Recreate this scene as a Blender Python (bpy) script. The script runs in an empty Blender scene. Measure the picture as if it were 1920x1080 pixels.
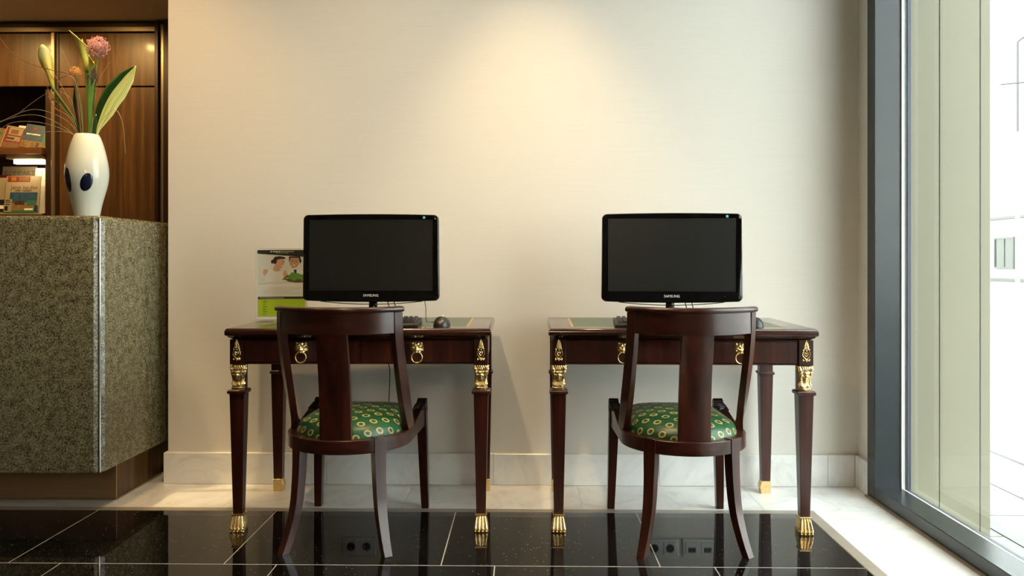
import bpy, bmesh, math, random
from mathutils import Vector, Matrix, noise
random.seed(7)
PI = math.pi
SC = bpy.context.scene
COL = SC.collection

# ------------------------------------------------------------------ camera
cam = bpy.data.cameras.new('camera')
cam.sensor_width = 36.0
cam.lens = 1500.0 / 1920.0 * 36.0
cam.shift_y = -50.0 / 1920.0
cam.clip_start = 0.05
cam_o = bpy.data.objects.new('camera', cam)
COL.objects.link(cam_o)
cam_o.location = (0, 0, 1.016)
cam_o.rotation_euler = (PI / 2, 0, math.radians(0.955))
SC.camera = cam_o

# ------------------------------------------------------------------ world, lamps, exposure
W = bpy.data.worlds.new('overcast_sky')
SC.world = W
W.use_nodes = True
bg = W.node_tree.nodes['Background']
bg.inputs['Color'].default_value = (0.92, 1.0, 1.0, 1)
bg.inputs['Strength'].default_value = 3.9
SC.view_settings.view_transform = 'Standard'
SC.view_settings.look = 'None'
SC.view_settings.exposure = 1.0
SC.view_settings.gamma = 1.0
SC.view_settings.use_curve_mapping = False


def spot(name, loc, target, watts, col, size, blend, radius=0.03):
    l = bpy.data.lights.new(name, 'SPOT')
    l.energy = watts
    l.color = col
    l.spot_size = math.radians(size)
    l.spot_blend = blend
    l.shadow_soft_size = radius
    o = bpy.data.objects.new(name, l)
    COL.objects.link(o)
    o.location = loc
    o.rotation_euler = (Vector(target) - Vector(loc)).to_track_quat('-Z', 'Y').to_euler()
    return o


WARM = (1.0, 0.70, 0.36)
spot('wall_washer', (0.04, 3.00, 3.17), (0.04, 3.40, 0.0), 84, WARM, 60, 1.0)
spot('wall_washer', (-1.74, 3.00, 3.17), (-1.70, 3.54, 0.0), 46, (1.0, 0.60, 0.22), 76, 1.0)
spot('wall_fill', (-0.80, 2.20, 3.17), (-0.80, 2.9, 0), 66, (1.0, 0.74, 0.42), 130, 1.0, 0.05)  # added fill, no lamp seen here; warms the wall broadly
spot('lobby_fill', (0.1, -1.6, 1.95), (0.0, 3.6, 0.5), 34, (1.0, 0.76, 0.45), 90, 1.0, 0.2)  # unseen lamp added behind the camera to lift the wall under the desks
# reception lamps: one over the counter end, two in the lower soffit
spot('counter_light', (-1.95, 3.05, 3.17), (-1.73, 3.25, 1.76), 120, (1.0, 0.76, 0.40), 14, 1.0, 0.02)
spot('soffit_light', (-2.45, 4.10, 2.42), (-2.45, 4.66, 1.4), 22, (1.0, 0.60, 0.20), 130, 1.0, 0.02)
spot('soffit_light', (-3.1, 4.10, 2.42), (-3.1, 4.66, 1.4), 22, (1.0, 0.60, 0.20), 130, 1.0, 0.02)
# added fill spots high in the lobby, with no fixture of their own
for lx in (-2.6, -0.6):
    spot('lobby_fill', (lx, 0.6, 3.17), (lx, 0.8, 0), 14, (1.0, 0.76, 0.5), 120, 1.0, 0.05)


# ------------------------------------------------------------------ helpers
def link(o, parent=None):
    COL.objects.link(o)
    if parent is not None:
        o.parent = parent
    return o


def props(o, label=None, cat=None, group=None, kind=None):
    if label: o['label'] = label
    if cat: o['category'] = cat
    if group: o['group'] = group
    if kind: o['kind'] = kind
    return o


def thing(name, label, cat, loc=(0, 0, 0), rz=0.0, group=None):
    o = bpy.data.objects.new(name, None)
    o.empty_display_size = 0.05
    link(o)
    o.location = loc
    o.rotation_euler = (0, 0, rz)
    return props(o, label, cat, group)


def obj(name, bm, mats, parent=None, smooth=None, bevel=0.0, seg=2, loc=None, rot=None, kind=None, label=None):
    me = bpy.data.meshes.new(name)
    bmesh.ops.recalc_face_normals(bm, faces=bm.faces)
    bm.to_mesh(me)
    bm.free()
    if not isinstance(mats, (list, tuple)):
        mats = [mats]
    for m in mats:
        me.materials.append(m)
    if smooth:
        for p in me.polygons: p.use_smooth = True
        me.set_sharp_from_angle(angle=math.radians(smooth))
    o = bpy.data.objects.new(name, me)
    link(o, parent)
    if loc is not None: o.location = loc
    if rot is not None: o.rotation_euler = rot
    if bevel:
        b = o.modifiers.new('bevel', 'BEVEL')
        b.width = bevel
        b.segments = seg
        b.limit_method = 'ANGLE'
        b.angle_limit = math.radians(40)
    return props(o, label, None, None, kind)


def copy_tree(o, parent=None):
    c = o.copy()
    COL.objects.link(c)
    if parent is not None: c.parent = parent
    for ch in list(o.children):
        copy_tree(ch, c)
    return c


def BM():
    return bmesh.new()


def box(bm, lo, hi, mi=0):
    (x0, y0, z0), (x1, y1, z1) = lo, hi
    v = [bm.verts.new(p) for p in ((x0, y0, z0), (x1, y0, z0), (x1, y1, z0), (x0, y1, z0),
                                   (x0, y0, z1), (x1, y0, z1), (x1, y1, z1), (x0, y1, z1))]
    for f in ((0, 1, 2, 3), (4, 7, 6, 5), (0, 4, 5, 1), (1, 5, 6, 2), (2, 6, 7, 3), (3, 7, 4, 0)):
        bm.faces.new([v[i] for i in f]).material_index = mi
    return v


def loft(bm, rings, closed=True, cap=True, mi=0):
    vr = [[bm.verts.new(p) for p in r] for r in rings]
    n = len(vr[0])
    for a, b in zip(vr[:-1], vr[1:]):
        for i in range(n if closed else n - 1):
            j = (i + 1) % n
            bm.faces.new((a[i], a[j], b[j], b[i])).material_index = mi
    if cap and closed:
        bm.faces.new(vr[0][::-1]).material_index = mi
        bm.faces.new(vr[-1]).material_index = mi
    return vr


def lathe(bm, prof, n=32, c=(0, 0, 0), cap=True, mi=0, fn=None):
    rings = []
    for r, z in prof:
        ring = []
        for i in range(n):
            a = 2 * PI * i / n
            k = fn(a, z) if fn else 1.0
            ring.append((c[0] + r * k * math.cos(a), c[1] + r * k * math.sin(a), c[2] + z))
        rings.append(ring)
    return loft(bm, rings, True, cap, mi)


def catmull(pts, k=6):
    P = [Vector(p) for p in pts]
    P = [P[0] * 2 - P[1]] + P + [P[-1] * 2 - P[-2]]
    out = []
    for i in range(1, len(P) - 2):
        for s in range(k):
            t = s / k
            a, b, c, d = P[i - 1], P[i], P[i + 1], P[i + 2]
            out.append(0.5 * ((2 * b) + (c - a) * t + (2 * a - 5 * b + 4 * c - d) * t * t + (3 * b - a - 3 * c + d) * t ** 3))
    out.append(P[-2])
    return out


def tube(bm, pts, r, n=8, mi=0, cap=True):
    P = [Vector(p) for p in pts]
    rs = r if isinstance(r, (list, tuple)) else [r] * len(P)
    if len(rs) != len(P):
        rs = [rs[0] + (rs[-1] - rs[0]) * i / (len(P) - 1) for i in range(len(P))]
    t0 = (P[1] - P[0]).normalized()
    up = Vector((0, 0, 1)) if abs(t0.z) < 0.9 else Vector((1, 0, 0))
    nrm = t0.cross(up).normalized()
    rings = []
    for i, p in enumerate(P):
        t = (P[min(i + 1, len(P) - 1)] - P[max(i - 1, 0)]).normalized()
        nrm = (nrm - t * nrm.dot(t)).normalized()
        b = t.cross(nrm)
        rings.append([p + (nrm * math.cos(2 * PI * k / n) + b * math.sin(2 * PI * k / n)) * rs[i] for k in range(n)])
    return loft(bm, rings, True, cap, mi)


def torus(bm, c, R, r, ax='y', n=28, m=8, mi=0):
    rings = []
    for i in range(n):
        a = 2 * PI * i / n
        ring = []
        for j in range(m):
            b = 2 * PI * j / m
            q = (R + r * math.cos(b))
            p = (q * math.cos(a), q * math.sin(a), r * math.sin(b))
            if ax == 'y': p = (p[0], p[2], p[1])
            elif ax == 'x': p = (p[2], p[0], p[1])
            ring.append(bm.verts.new((c[0] + p[0], c[1] + p[1], c[2] + p[2])))
        rings.append(ring)
    for i in range(n):
        a, b = rings[i], rings[(i + 1) % n]
        for j in range(m):
            k = (j + 1) % m
            bm.faces.new((a[j], a[k], b[k], b[j])).material_index = mi


def ball(bm, c, r, s=(1, 1, 1), u=12, v=8, rot=None, mi=0):
    M4 = Matrix.Translation(c) @ (rot.to_4x4() if rot else Matrix.Identity(4)) @ Matrix.Diagonal((s[0] * r, s[1] * r, s[2] * r, 1))
    g = bmesh.ops.create_uvsphere(bm, u_segments=u, v_segments=v, radius=1.0, matrix=M4)
    for vv in g['verts']:
        for f in vv.link_faces: f.material_index = mi


def prism(bm, pts, y0, y1, mi=0):
    """polygon in x,z extruded from y0 to y1"""
    a = [bm.verts.new((x, y0, z)) for x, z in pts]
    b = [bm.verts.new((x, y1, z)) for x, z in pts]
    n = len(pts)
    bm.faces.new(a).material_index = mi
    bm.faces.new(b[::-1]).material_index = mi
    for i in range(n):
        j = (i + 1) % n
        bm.faces.new((a[i], b[i], b[j], a[j])).material_index = mi


_text_cache = {}


def text(name, s, size, mat, parent, loc, rot=(PI / 2, 0, 0), depth=0.0003, align='CENTER', sx=1.0):
    cu = bpy.data.curves.new(name, 'FONT')
    cu.body = s
    cu.size = size
    cu.align_x = align
    cu.align_y = 'CENTER'
    cu.extrude = depth
    cu.resolution_u = 2
    t = bpy.data.objects.new(name, cu)
    COL.objects.link(t)
    dg = bpy.context.evaluated_depsgraph_get()
    me = bpy.data.meshes.new_from_object(t.evaluated_get(dg))
    bpy.data.objects.remove(t)
    me.materials.clear()
    me.materials.append(mat)
    o = bpy.data.objects.new(name, me)
    link(o, parent)
    o.location = loc
    o.rotation_euler = rot
    o.scale = (sx, 1, 1)
    return o


# ------------------------------------------------------------------ materials
class NT:
    def __init__(s, name):
        s.m = bpy.data.materials.new(name)
        s.m.use_nodes = True
        s.t = s.m.node_tree
        s.b = s.t.nodes['Principled BSDF']

    def n(s, typ, **kw):
        nd = s.t.nodes.new(typ)
        for k, v in kw.items():
            if k == 'ins':
                for a, b in v.items(): nd.inputs[a].default_value = b
            else:
                setattr(nd, k, v)
        return nd

    def l(s, a, b):
        s.t.links.new(a, b)

    def coords(s, scale=(1, 1, 1), kind='Object', rot=(0, 0, 0)):
        tc = s.n('ShaderNodeTexCoord')
        mp = s.n('ShaderNodeMapping')
        mp.inputs['Scale'].default_value = scale
        mp.inputs['Rotation'].default_value = rot
        s.l(tc.outputs[kind], mp.inputs['Vector'])
        return mp.outputs['Vector']

    def noise(s, vec, scale, detail=4, rough=0.55, dist=0.0):
        nd = s.n('ShaderNodeTexNoise')
        nd.inputs['Scale'].default_value = scale
        nd.inputs['Detail'].default_value = detail
        nd.inputs['Roughness'].default_value = rough
        nd.inputs['Distortion'].default_value = dist
        s.l(vec, nd.inputs['Vector'])
        return nd.outputs['Fac']

    def ramp(s, fac, stops):
        r = s.n('ShaderNodeValToRGB')
        e = r.color_ramp.elements
        while len(e) > 1: e.remove(e[0])
        e[0].position, e[0].color = stops[0][0], (*stops[0][1], 1)
        for p, c in stops[1:]:
            q = e.new(p)
            q.color = (*c, 1)
        s.l(fac, r.inputs['Fac'])
        return r.outputs['Color']

    def mix(s, fac, a, b, mode='MIX'):
        x = s.n('ShaderNodeMix', data_type='RGBA', blend_type=mode)
        for sock, v in ((x.inputs[0], fac), (x.inputs[6], a), (x.inputs[7], b)):
            if hasattr(v, 'is_output'): s.l(v, sock)
            elif isinstance(v, (int, float)): sock.default_value = v
            else: sock.default_value = (*v, 1)
        return x.outputs[2]

    def math(s, op, a, b=None):
        x = s.n('ShaderNodeMath', operation=op)
        for i, v in ((0, a), (1, b)):
            if v is None: continue
            if hasattr(v, 'is_output'): s.l(v, x.inputs[i])
            else: x.inputs[i].default_value = v
        return x.outputs[0]

    def base(s, v):
        if hasattr(v, 'is_output'): s.l(v, s.b.inputs['Base Color'])
        else: s.b.inputs['Base Color'].default_value = (*v, 1)

    def set(s, rough=None, metal=None, spec=None, coat=None, coat_rough=None, ior=None):
        if rough is not None: s.b.inputs['Roughness'].default_value = rough
        if metal is not None: s.b.inputs['Metallic'].default_value = metal
        if spec is not None: s.b.inputs['Specular IOR Level'].default_value = spec
        if coat is not None: s.b.inputs['Coat Weight'].default_value = coat
        if coat_rough is not None: s.b.inputs['Coat Roughness'].default_value = coat_rough
        if ior is not None: s.b.inputs['IOR'].default_value = ior

    def bump(s, h, strength=0.2, dist=0.001):
        b = s.n('ShaderNodeBump')
        b.inputs['Strength'].default_value = strength
        b.inputs['Distance'].default_value = dist
        s.l(h, b.inputs['Height'])
        s.l(b.outputs['Normal'], s.b.inputs['Normal'])


def plain(name, col, rough=0.5, metal=0.0, spec=0.5, var=0.06, scale=60.0, bump=0.0):
    t = NT(name)
    v = t.coords()
    f = t.noise(v, scale, 3)
    t.base(t.mix(f, tuple(c * (1 - var) for c in col), tuple(min(1, c * (1 + var)) for c in col)))
    t.set(rough, metal, spec)
    if bump: t.bump(f, bump)
    return t.m


def wood(name, dark, mid, light, axis='z', rough=0.25, scale=1.0, coat=0.3, fine=1.0):
    t = NT(name)
    sc = {'x': (1.2, 22, 22), 'y': (22, 1.2, 22), 'z': (22, 22, 1.2)}[axis]
    v = t.coords(tuple(k * scale for k in sc))
    f = t.noise(v, 1.6, 5, 0.6, 0.6)
    sc2 = {'x': (3, 120, 120), 'y': (120, 3, 120), 'z': (120, 120, 3)}[axis]
    g = t.noise(t.coords(tuple(k * scale for k in sc2)), 2.0, 3, 0.6)
    c = t.ramp(f, [(0.28, dark), (0.5, mid), (0.74, light)])
    c = t.mix(t.math('MULTIPLY', t.math('GREATER_THAN', g, 0.60), 0.35 * fine), c, dark)
    t.base(c)
    t.set(rough, 0, 0.5, coat, 0.12)
    t.bump(g, 0.05)
    return t.m


MAT = {}
t = NT('wallpaper')
v = t.coords((3.0, 3.0, 260.0))
f = t.noise(v, 1.0, 4, 0.7)
t.base(t.mix(f, (0.655, 0.62, 0.56), (0.745, 0.71, 0.645)))
t.set(0.75, 0, 0.25)
t.bump(f, 0.25)
MAT['wallpaper'] = t.m
MAT['plaster'] = plain('white_plaster', (0.72, 0.69, 0.63), 0.85, 0, 0.2, 0.03, 8)
MAT['lobby_wall'] = plain('lobby_wall_paint', (0.24, 0.20, 0.15), 0.85, 0, 0.2, 0.05, 6)
MAT['soffit'] = plain('soffit_paint', (0.74, 0.56, 0.38), 0.9, 0, 0.1, 0.05, 14)

t = NT('white_marble')
v = t.coords((1, 1, 1))
f = t.noise(v, 3.2, 7, 0.62, 1.6)
g = t.noise(v, 26, 4, 0.6)
c = t.ramp(f, [(0.30, (0.60, 0.60, 0.585)), (0.46, (0.80, 0.79, 0.77)), (0.56, (0.86, 0.855, 0.835)), (0.75, (0.76, 0.76, 0.745))])
t.base(t.mix(t.math('MULTIPLY', g, 0.25), c, (0.72, 0.70, 0.66)))
t.set(0.22, 0, 0.4)
MAT['marble'] = t.m

t = NT('black_granite')
v = t.coords((1, 1, 1))
vo = t.n('ShaderNodeTexVoronoi')
vo.inputs['Scale'].default_value = 95
t.l(v, vo.inputs['Vector'])
near = t.math('LESS_THAN', vo.outputs['Distance'], 0.16)
sep = t.n('ShaderNodeSeparateColor')
t.l(vo.outputs['Color'], sep.inputs[0])
pick = t.math('MULTIPLY', near, t.math('GREATER_THAN', sep.outputs[0], 0.87))
t.base(t.mix(pick, (0.0045, 0.0045, 0.005), (0.30, 0.29, 0.26)))
t.set(0.035, 0, 0.50)
MAT['black_granite'] = t.m
MAT['grout'] = plain('pale_grout', (0.52, 0.51, 0.49), 0.8)
MAT['trim_stone'] = plain('grey_trim_stone', (0.30, 0.26, 0.21), 0.35, 0, 0.5, 0.15, 20)

t = NT('speckled_granite')
v = t.coords((1, 1, 1))
f = t.noise(v, 150, 6, 0.75, 0.3)
g = t.noise(v, 250, 3, 0.7)
cl = t.noise(v, 32, 4, 0.65, 0.4)
h = t.noise(v, 4.0, 4, 0.6, 0.5)
f2 = t.math('ADD', t.math('MULTIPLY', f, 0.75), t.math('MULTIPLY', cl, 0.25))
c = t.ramp(f2, [(0.40, (0.008, 0.007, 0.006)), (0.45, (0.055, 0.048, 0.028)), (0.50, (0.18, 0.170, 0.098)), (0.55, (0.285, 0.275, 0.165)), (0.62, (0.40, 0.39, 0.275))])
c = t.mix(t.math('MULTIPLY', t.math('GREATER_THAN', g, 0.61), 0.75), c, (0.012, 0.011, 0.009))
c = t.mix(t.math('MULTIPLY', h, 0.3), c, (0.085, 0.075, 0.045))
t.base(c)
t.set(0.12, 0, 0.5)
MAT['granite'] = t.m

MAT['mahog_z'] = wood('mahogany_upright', (0.014, 0.0030, 0.0020), (0.038, 0.0086, 0.0046), (0.078, 0.0185, 0.0086), 'z', 0.28, 1.0, 0.15)
MAT['mahog_x'] = wood('mahogany_lengthwise', (0.015, 0.0032, 0.0021), (0.033, 0.0075, 0.0043), (0.060, 0.0142, 0.0070), 'x', 0.28, 1.0, 0.15)
MAT['mahog_top'] = wood('mahogany_polished_top', (0.02, 0.006, 0.004), (0.035, 0.011, 0.007), (0.05, 0.016, 0.010), 'x', 0.18, 1.0, 0.5)
MAT['carved'] = plain('carved_dark_mahogany', (0.013, 0.0055, 0.004), 0.32)
MAT['walnut_z'] = wood('walnut_veneer', (0.045, 0.019, 0.006), (0.098, 0.046, 0.0145), (0.19, 0.098, 0.034), 'z', 0.38, 0.8, 0.1)
MAT['walnut_x'] = wood('walnut_veneer_across', (0.055, 0.022, 0.008), (0.12, 0.05, 0.018), (0.18, 0.08, 0.03), 'x', 0.38, 0.5, 0.1)
MAT['dark_wood'] = plain('dark_wood_edge', (0.030, 0.011, 0.006), 0.4, 0, 0.5, 0.2, 30)
MAT['niche_wood'] = wood('niche_wood', (0.03, 0.012, 0.006), (0.05, 0.021, 0.009), (0.08, 0.035, 0.015), 'z', 0.5, 0.5, 0)

t = NT('gilt_brass')
v = t.coords()
f = t.noise(v, 140, 3, 0.6)
t.base(t.mix(f, (0.72, 0.46, 0.15), (1.0, 0.80, 0.42)))
t.set(0.26, 0.88)
t.bump(f, 0.5, 0.002)
MAT['gilt'] = t.m
t = NT('satin_nickel_strip')
f = t.noise(t.coords((200, 200, 4)), 1, 3)
t.base(t.mix(f, (0.30, 0.235, 0.15), (0.42, 0.34, 0.23)))
t.set(0.34, 0.65)
MAT['strip'] = t.m
t = NT('brushed_bronze')
f = t.noise(t.coords((3, 200, 200)), 1, 3)
t.base(t.mix(f, (0.42, 0.25, 0.13), (0.55, 0.36, 0.20)))
t.set(0.42, 0.6)
MAT['bronze'] = t.m
MAT['steel'] = plain('polished_steel', (0.85, 0.86, 0.85), 0.12, 1.0, 0.5, 0.02)
MAT['gloss_black'] = plain('gloss_black_plastic', (0.004, 0.004, 0.0045), 0.06, 0, 0.5)
MAT['matt_black'] = plain('matt_black_plastic', (0.010, 0.010, 0.010), 0.45, 0, 0.5)
MAT['key_black'] = plain('key_black_plastic', (0.022, 0.021, 0.020), 0.4, 0, 0.5)
t = NT('dark_screen')
f = t.noise(t.coords(), 4, 2)
t.base(t.mix(f, (0.010, 0.011, 0.010), (0.013, 0.014, 0.013)))
t.set(0.32, 0, 0.32)
MAT['screen'] = t.m
MAT['silver_print'] = plain('silver_print', (0.72, 0.72, 0.70), 0.4)
MAT['cyan_print'] = plain('cyan_sticker', (0.12, 0.48, 0.58), 0.4)
MAT['white_print'] = plain('white_paper', (0.88, 0.88, 0.85), 0.5, 0, 0.4, 0.02)
MAT['grey_print'] = plain('light_grey_print', (0.80, 0.80, 0.765), 0.5, 0, 0.4, 0.05, 90)
MAT['header_print'] = plain('dark_olive_print', (0.035, 0.040, 0.028), 0.4)
MAT['lime_print'] = plain('lime_print', (0.42, 0.58, 0.03), 0.4, 0, 0.4, 0.12, 40)
MAT['skin_print'] = plain('skin_tone_print', (0.70, 0.44, 0.28), 0.5)
MAT['skin_print2'] = plain('deeper_skin_tone_print', (0.60, 0.35, 0.22), 0.5)
MAT['hair_print'] = plain('dark_brown_print', (0.05, 0.028, 0.016), 0.5)
MAT['green_print'] = plain('salad_green_print', (0.16, 0.38, 0.06), 0.5, 0, 0.4, 0.6, 300)
MAT['brown_print'] = plain('brown_print', (0.17, 0.09, 0.04), 0.5)
MAT['red_print'] = plain('red_print', (0.20, 0.028, 0.018), 0.45, 0, 0.4, 0.5, 60)
MAT['blue_print'] = plain('blue_print', (0.028, 0.075, 0.15), 0.45, 0, 0.4, 0.7, 40)
MAT['navy_print'] = plain('navy_print', (0.02, 0.04, 0.10), 0.45)
MAT['orange_print'] = plain('orange_print', (0.30, 0.13, 0.02), 0.45)
MAT['teal_print'] = plain('green_teal_print', (0.03, 0.16, 0.11), 0.45)
MAT['cream_print'] = plain('cream_print', (0.32, 0.28, 0.20), 0.45, 0, 0.4, 0.06)
MAT['sand_print'] = plain('sand_print', (0.22, 0.14, 0.065), 0.45, 0, 0.4, 0.9, 90)
MAT['black_print'] = plain('black_print', (0.012, 0.012, 0.012), 0.45)
MAT['cable'] = plain('cable_rubber', (0.012, 0.012, 0.012), 0.5)

t = NT('green_leather')
f = t.noise(t.coords(), 180, 4, 0.6)
t.base(t.mix(f, (0.020, 0.050, 0.022), (0.030, 0.070, 0.032)))
t.set(0.28, 0, 0.5)
t.bump(f, 0.15)
MAT['leather'] = t.m
MAT['tooling'] = plain('gold_tooling', (0.50, 0.36, 0.13), 0.35, 0.6, 0.5, 0.3, 200)

# green silk with woven gold wreaths
t = NT('green_silk_wreaths')
tc = t.n('ShaderNodeTexCoord')
P = 0.074


def wreath(off):
    a = t.n('ShaderNodeVectorMath', operation='MULTIPLY_ADD')
    t.l(tc.outputs['UV'], a.inputs[0])
    a.inputs[1].default_value = (1 / P, 1 / P, 0)
    a.inputs[2].default_value = (off[0], off[1], 0)
    fr = t.n('ShaderNodeVectorMath', operation='FRACTION')
    t.l(a.outputs[0], fr.inputs[0])
    sb = t.n('ShaderNodeVectorMath', operation='SUBTRACT')
    t.l(fr.outputs[0], sb.inputs[0])
    sb.inputs[1].default_value = (0.5, 0.5, 0)
    ln = t.n('ShaderNodeVectorMath', operation='LENGTH')
    t.l(sb.outputs[0], ln.inputs[0])
    return ln.outputs['Value']


d1, d2 = wreath((100.0, 100.0)), wreath((100.5, 100.5))
d = t.math('MINIMUM', d1, d2)
uvn = t.n('ShaderNodeTexNoise')
uvn.inputs['Scale'].default_value = 420
uvn.inputs['Detail'].default_value = 2
t.l(tc.outputs['UV'], uvn.inputs['Vector'])
ring = t.math('LESS_THAN', t.math('ABSOLUTE', t.math('SUBTRACT', d, 0.158)), 0.046)
ring = t.math('MULTIPLY', ring, t.math('GREATER_THAN', uvn.outputs['Fac'], 0.46))
halo = t.math('LESS_THAN', d, 0.27)
weave = t.n('ShaderNodeTexNoise')
weave.inputs['Scale'].default_value = 60
t.l(tc.outputs['UV'], weave.inputs['Vector'])
gcol = t.mix(weave.outputs['Fac'], (0.008, 0.062, 0.022), (0.014, 0.092, 0.036))
gcol = t.mix(t.math('MULTIPLY', halo, 0.35), gcol, (0.012, 0.05, 0.015))
t.base(t.mix(ring, gcol, (0.52, 0.38, 0.13)))
t.set(0.38, 0, 0.5)
t.bump(ring, 0.2)
MAT['silk'] = t.m

MAT['ceramic'] = plain('white_glazed_ceramic', (0.63, 0.645, 0.565), 0.10, 0, 0.5, 0.02, 10)
MAT['spot_glaze'] = plain('dark_blue_glaze', (0.008, 0.010, 0.030), 0.08)
MAT['lime_glaze'] = plain('lime_glaze_ring', (0.45, 0.52, 0.28), 0.15)
MAT['stem'] = plain('green_stem', (0.10, 0.20, 0.03), 0.45, 0, 0.4, 0.3, 40)
MAT['stem_dark'] = plain('dark_green_leaf', (0.02, 0.065, 0.012), 0.4, 0, 0.5, 0.3, 30)
t = NT('calla_spathe')
tc_ = t.coords()
sx = t.n('ShaderNodeSeparateXYZ')
t.l(tc_, sx.inputs[0])
c = t.ramp(t.math('MULTIPLY', sx.outputs['Z'], 5.5), [(0.02, (0.16, 0.30, 0.04)), (0.22, (0.66, 0.62, 0.08)), (0.6, (0.82, 0.74, 0.16)), (1.0, (0.84, 0.77, 0.34))])
t.base(c)
t.set(0.4, 0, 0.4)
MAT['calla'] = t.m
MAT['spadix'] = plain('yellow_spadix', (0.75, 0.50, 0.05), 0.6)
t = NT('variegated_leaf')
f = t.noise(t.coords((60, 60, 3), 'UV'), 1.0, 3)
t2 = t.n('ShaderNodeTexCoord')
f2 = t.n('ShaderNodeTexNoise')
f2.inputs['Scale'].default_value = 1
mp = t.n('ShaderNodeMapping')
mp.inputs['Scale'].default_value = (26, 1.5, 1)
t.l(t2.outputs['UV'], mp.inputs[0])
t.l(mp.outputs[0], f2.inputs['Vector'])
t.base(t.ramp(f2.outputs['Fac'], [(0.33, (0.14, 0.20, 0.02)), (0.40, (0.72, 0.68, 0.10)), (0.55, (0.92, 0.88, 0.34))]))
t.set(0.35, 0, 0.5)
MAT['leaf_pale'] = t.m
MAT['allium_pink'] = plain('dusky_pink_florets', (0.56, 0.29, 0.27), 0.7, 0, 0.3, 0.7, 160)
MAT['allium_gold'] = plain('orange_gold_florets', (0.62, 0.34, 0.10), 0.7, 0, 0.3, 0.6, 150)
MAT['allium_dry'] = plain('dry_brown_florets', (0.13, 0.085, 0.06), 0.8, 0, 0.3, 0.4, 120)
MAT['twig'] = plain('reddish_twig', (0.24, 0.085, 0.04), 0.5, 0, 0.4, 0.3, 60)
MAT['grass'] = plain('dry_bear_grass', (0.46, 0.40, 0.26), 0.5, 0, 0.4, 0.2, 40)

MAT['frame'] = plain('anthracite_frame_paint', (0.012, 0.019, 0.022), 0.25, 0, 0.5, 0.04, 30)
MAT['sealant'] = plain('white_glazing_bead', (0.80, 0.82, 0.80), 0.5)
MAT['spacer'] = plain('dark_glazing_spacer', (0.03, 0.04, 0.07), 0.4)
MAT['cladding'] = plain('olive_facade_panel', (0.185, 0.172, 0.118), 0.55, 0, 0.4, 0.03, 6)
MAT['paving'] = plain('pale_paving_stone', (0.24, 0.24, 0.235), 0.8, 0, 0.3, 0.12, 8)
MAT['asphalt'] = plain('street_asphalt', (0.22, 0.22, 0.22), 0.9)
MAT['render_wall'] = plain('white_render_wall', (0.46, 0.46, 0.445), 0.9)
MAT['facade_frame'] = plain('painted_window_frame', (0.11, 0.11, 0.10), 0.5)
MAT['facade_glass'] = plain('dim_window_glass', (0.05, 0.06, 0.045), 0.1)
MAT['facade_green'] = plain('mint_sign_paint', (0.12, 0.19, 0.15), 0.5)
MAT['street_metal'] = plain('street_metal', (0.08, 0.08, 0.08), 0.5)
MAT['socket'] = plain('white_socket_plastic', (0.70, 0.70, 0.67), 0.35)
MAT['socket_dark'] = plain('dark_socket_hole', (0.03, 0.03, 0.03), 0.6)

t = NT('window_glass')
tr = t.n('ShaderNodeBsdfTransparent')
tr.inputs[0].default_value = (0.978, 0.985, 0.975, 1)
gl = t.n('ShaderNodeBsdfGlossy')
gl.inputs['Roughness'].default_value = 0.0
fr = t.n('ShaderNodeFresnel')
fr.inputs['IOR'].default_value = 1.45
ge = t.n('ShaderNodeNewGeometry')
fac = t.math('MULTIPLY', fr.outputs[0], t.math('SUBTRACT', 1.0, ge.outputs['Backfacing']))
mx = t.n('ShaderNodeMixShader')
t.l(fac, mx.inputs[0])
t.l(tr.outputs[0], mx.inputs[1])
t.l(gl.outputs[0], mx.inputs[2])
t.l(mx.outputs[0], t.t.nodes['Material Output'].inputs['Surface'])
MAT['glass'] = t.m
t = NT('clear_acrylic')
tr = t.n('ShaderNodeBsdfTransparent')
tr.inputs[0].default_value = (0.985, 0.99, 0.985, 1)
gl = t.n('ShaderNodeBsdfGlossy')
gl.inputs['Roughness'].default_value = 0.03
mx = t.n('ShaderNodeMixShader')
fr = t.n('ShaderNodeFresnel')
ge = t.n('ShaderNodeNewGeometry')
t.l(t.math('MULTIPLY', fr.outputs[0], t.math('SUBTRACT', 1.0, ge.outputs['Backfacing'])), mx.inputs[0])
t.l(tr.outputs[0], mx.inputs[1])
t.l(gl.outputs[0], mx.inputs[2])
t.l(mx.outputs[0], t.t.nodes['Material Output'].inputs['Surface'])
MAT['acrylic'] = t.m
t = NT('lit_lamp_diffuser')
t.base((0.9, 0.85, 0.7))
t.b.inputs['Emission Color'].default_value = (1.0, 0.78, 0.42, 1)
t.b.inputs['Emission Strength'].default_value = 4.0
MAT['lamp'] = t.m


# ------------------------------------------------------------------ the setting
def struct(name, bm, mat, parent=None, **kw):
    o = obj(name, bm, mat, parent, **kw)
    o['kind'] = 'structure'
    return o


XL, YB, H = -4.0, -3.2, 3.20
YW = 3.65
# floor: pale bed with the tiles laid on it
b = BM(); box(b, (XL, YB, -0.12), (1.60, 5.1, -0.0012))
floor = struct('floor', b, MAT['grout'])


def tile_obj(name, cache={}, w=0.7, d=0.6, th=0.012, mat=None, loc=(0, 0, 0), parent=None):
    key = (round(w, 3), round(d, 3), round(th, 3), mat.name)
    if key not in cache:
        bb = BM(); box(bb, (-w / 2, -d / 2, -th), (w / 2, d / 2, 0))
        me = bpy.data.meshes.new(name); bb.to_mesh(me); bb.free(); me.materials.append(mat)
        cache[key] = me
    o = bpy.data.objects.new(name, cache[key])
    link(o, parent)
    o.location = loc
    return o


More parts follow.
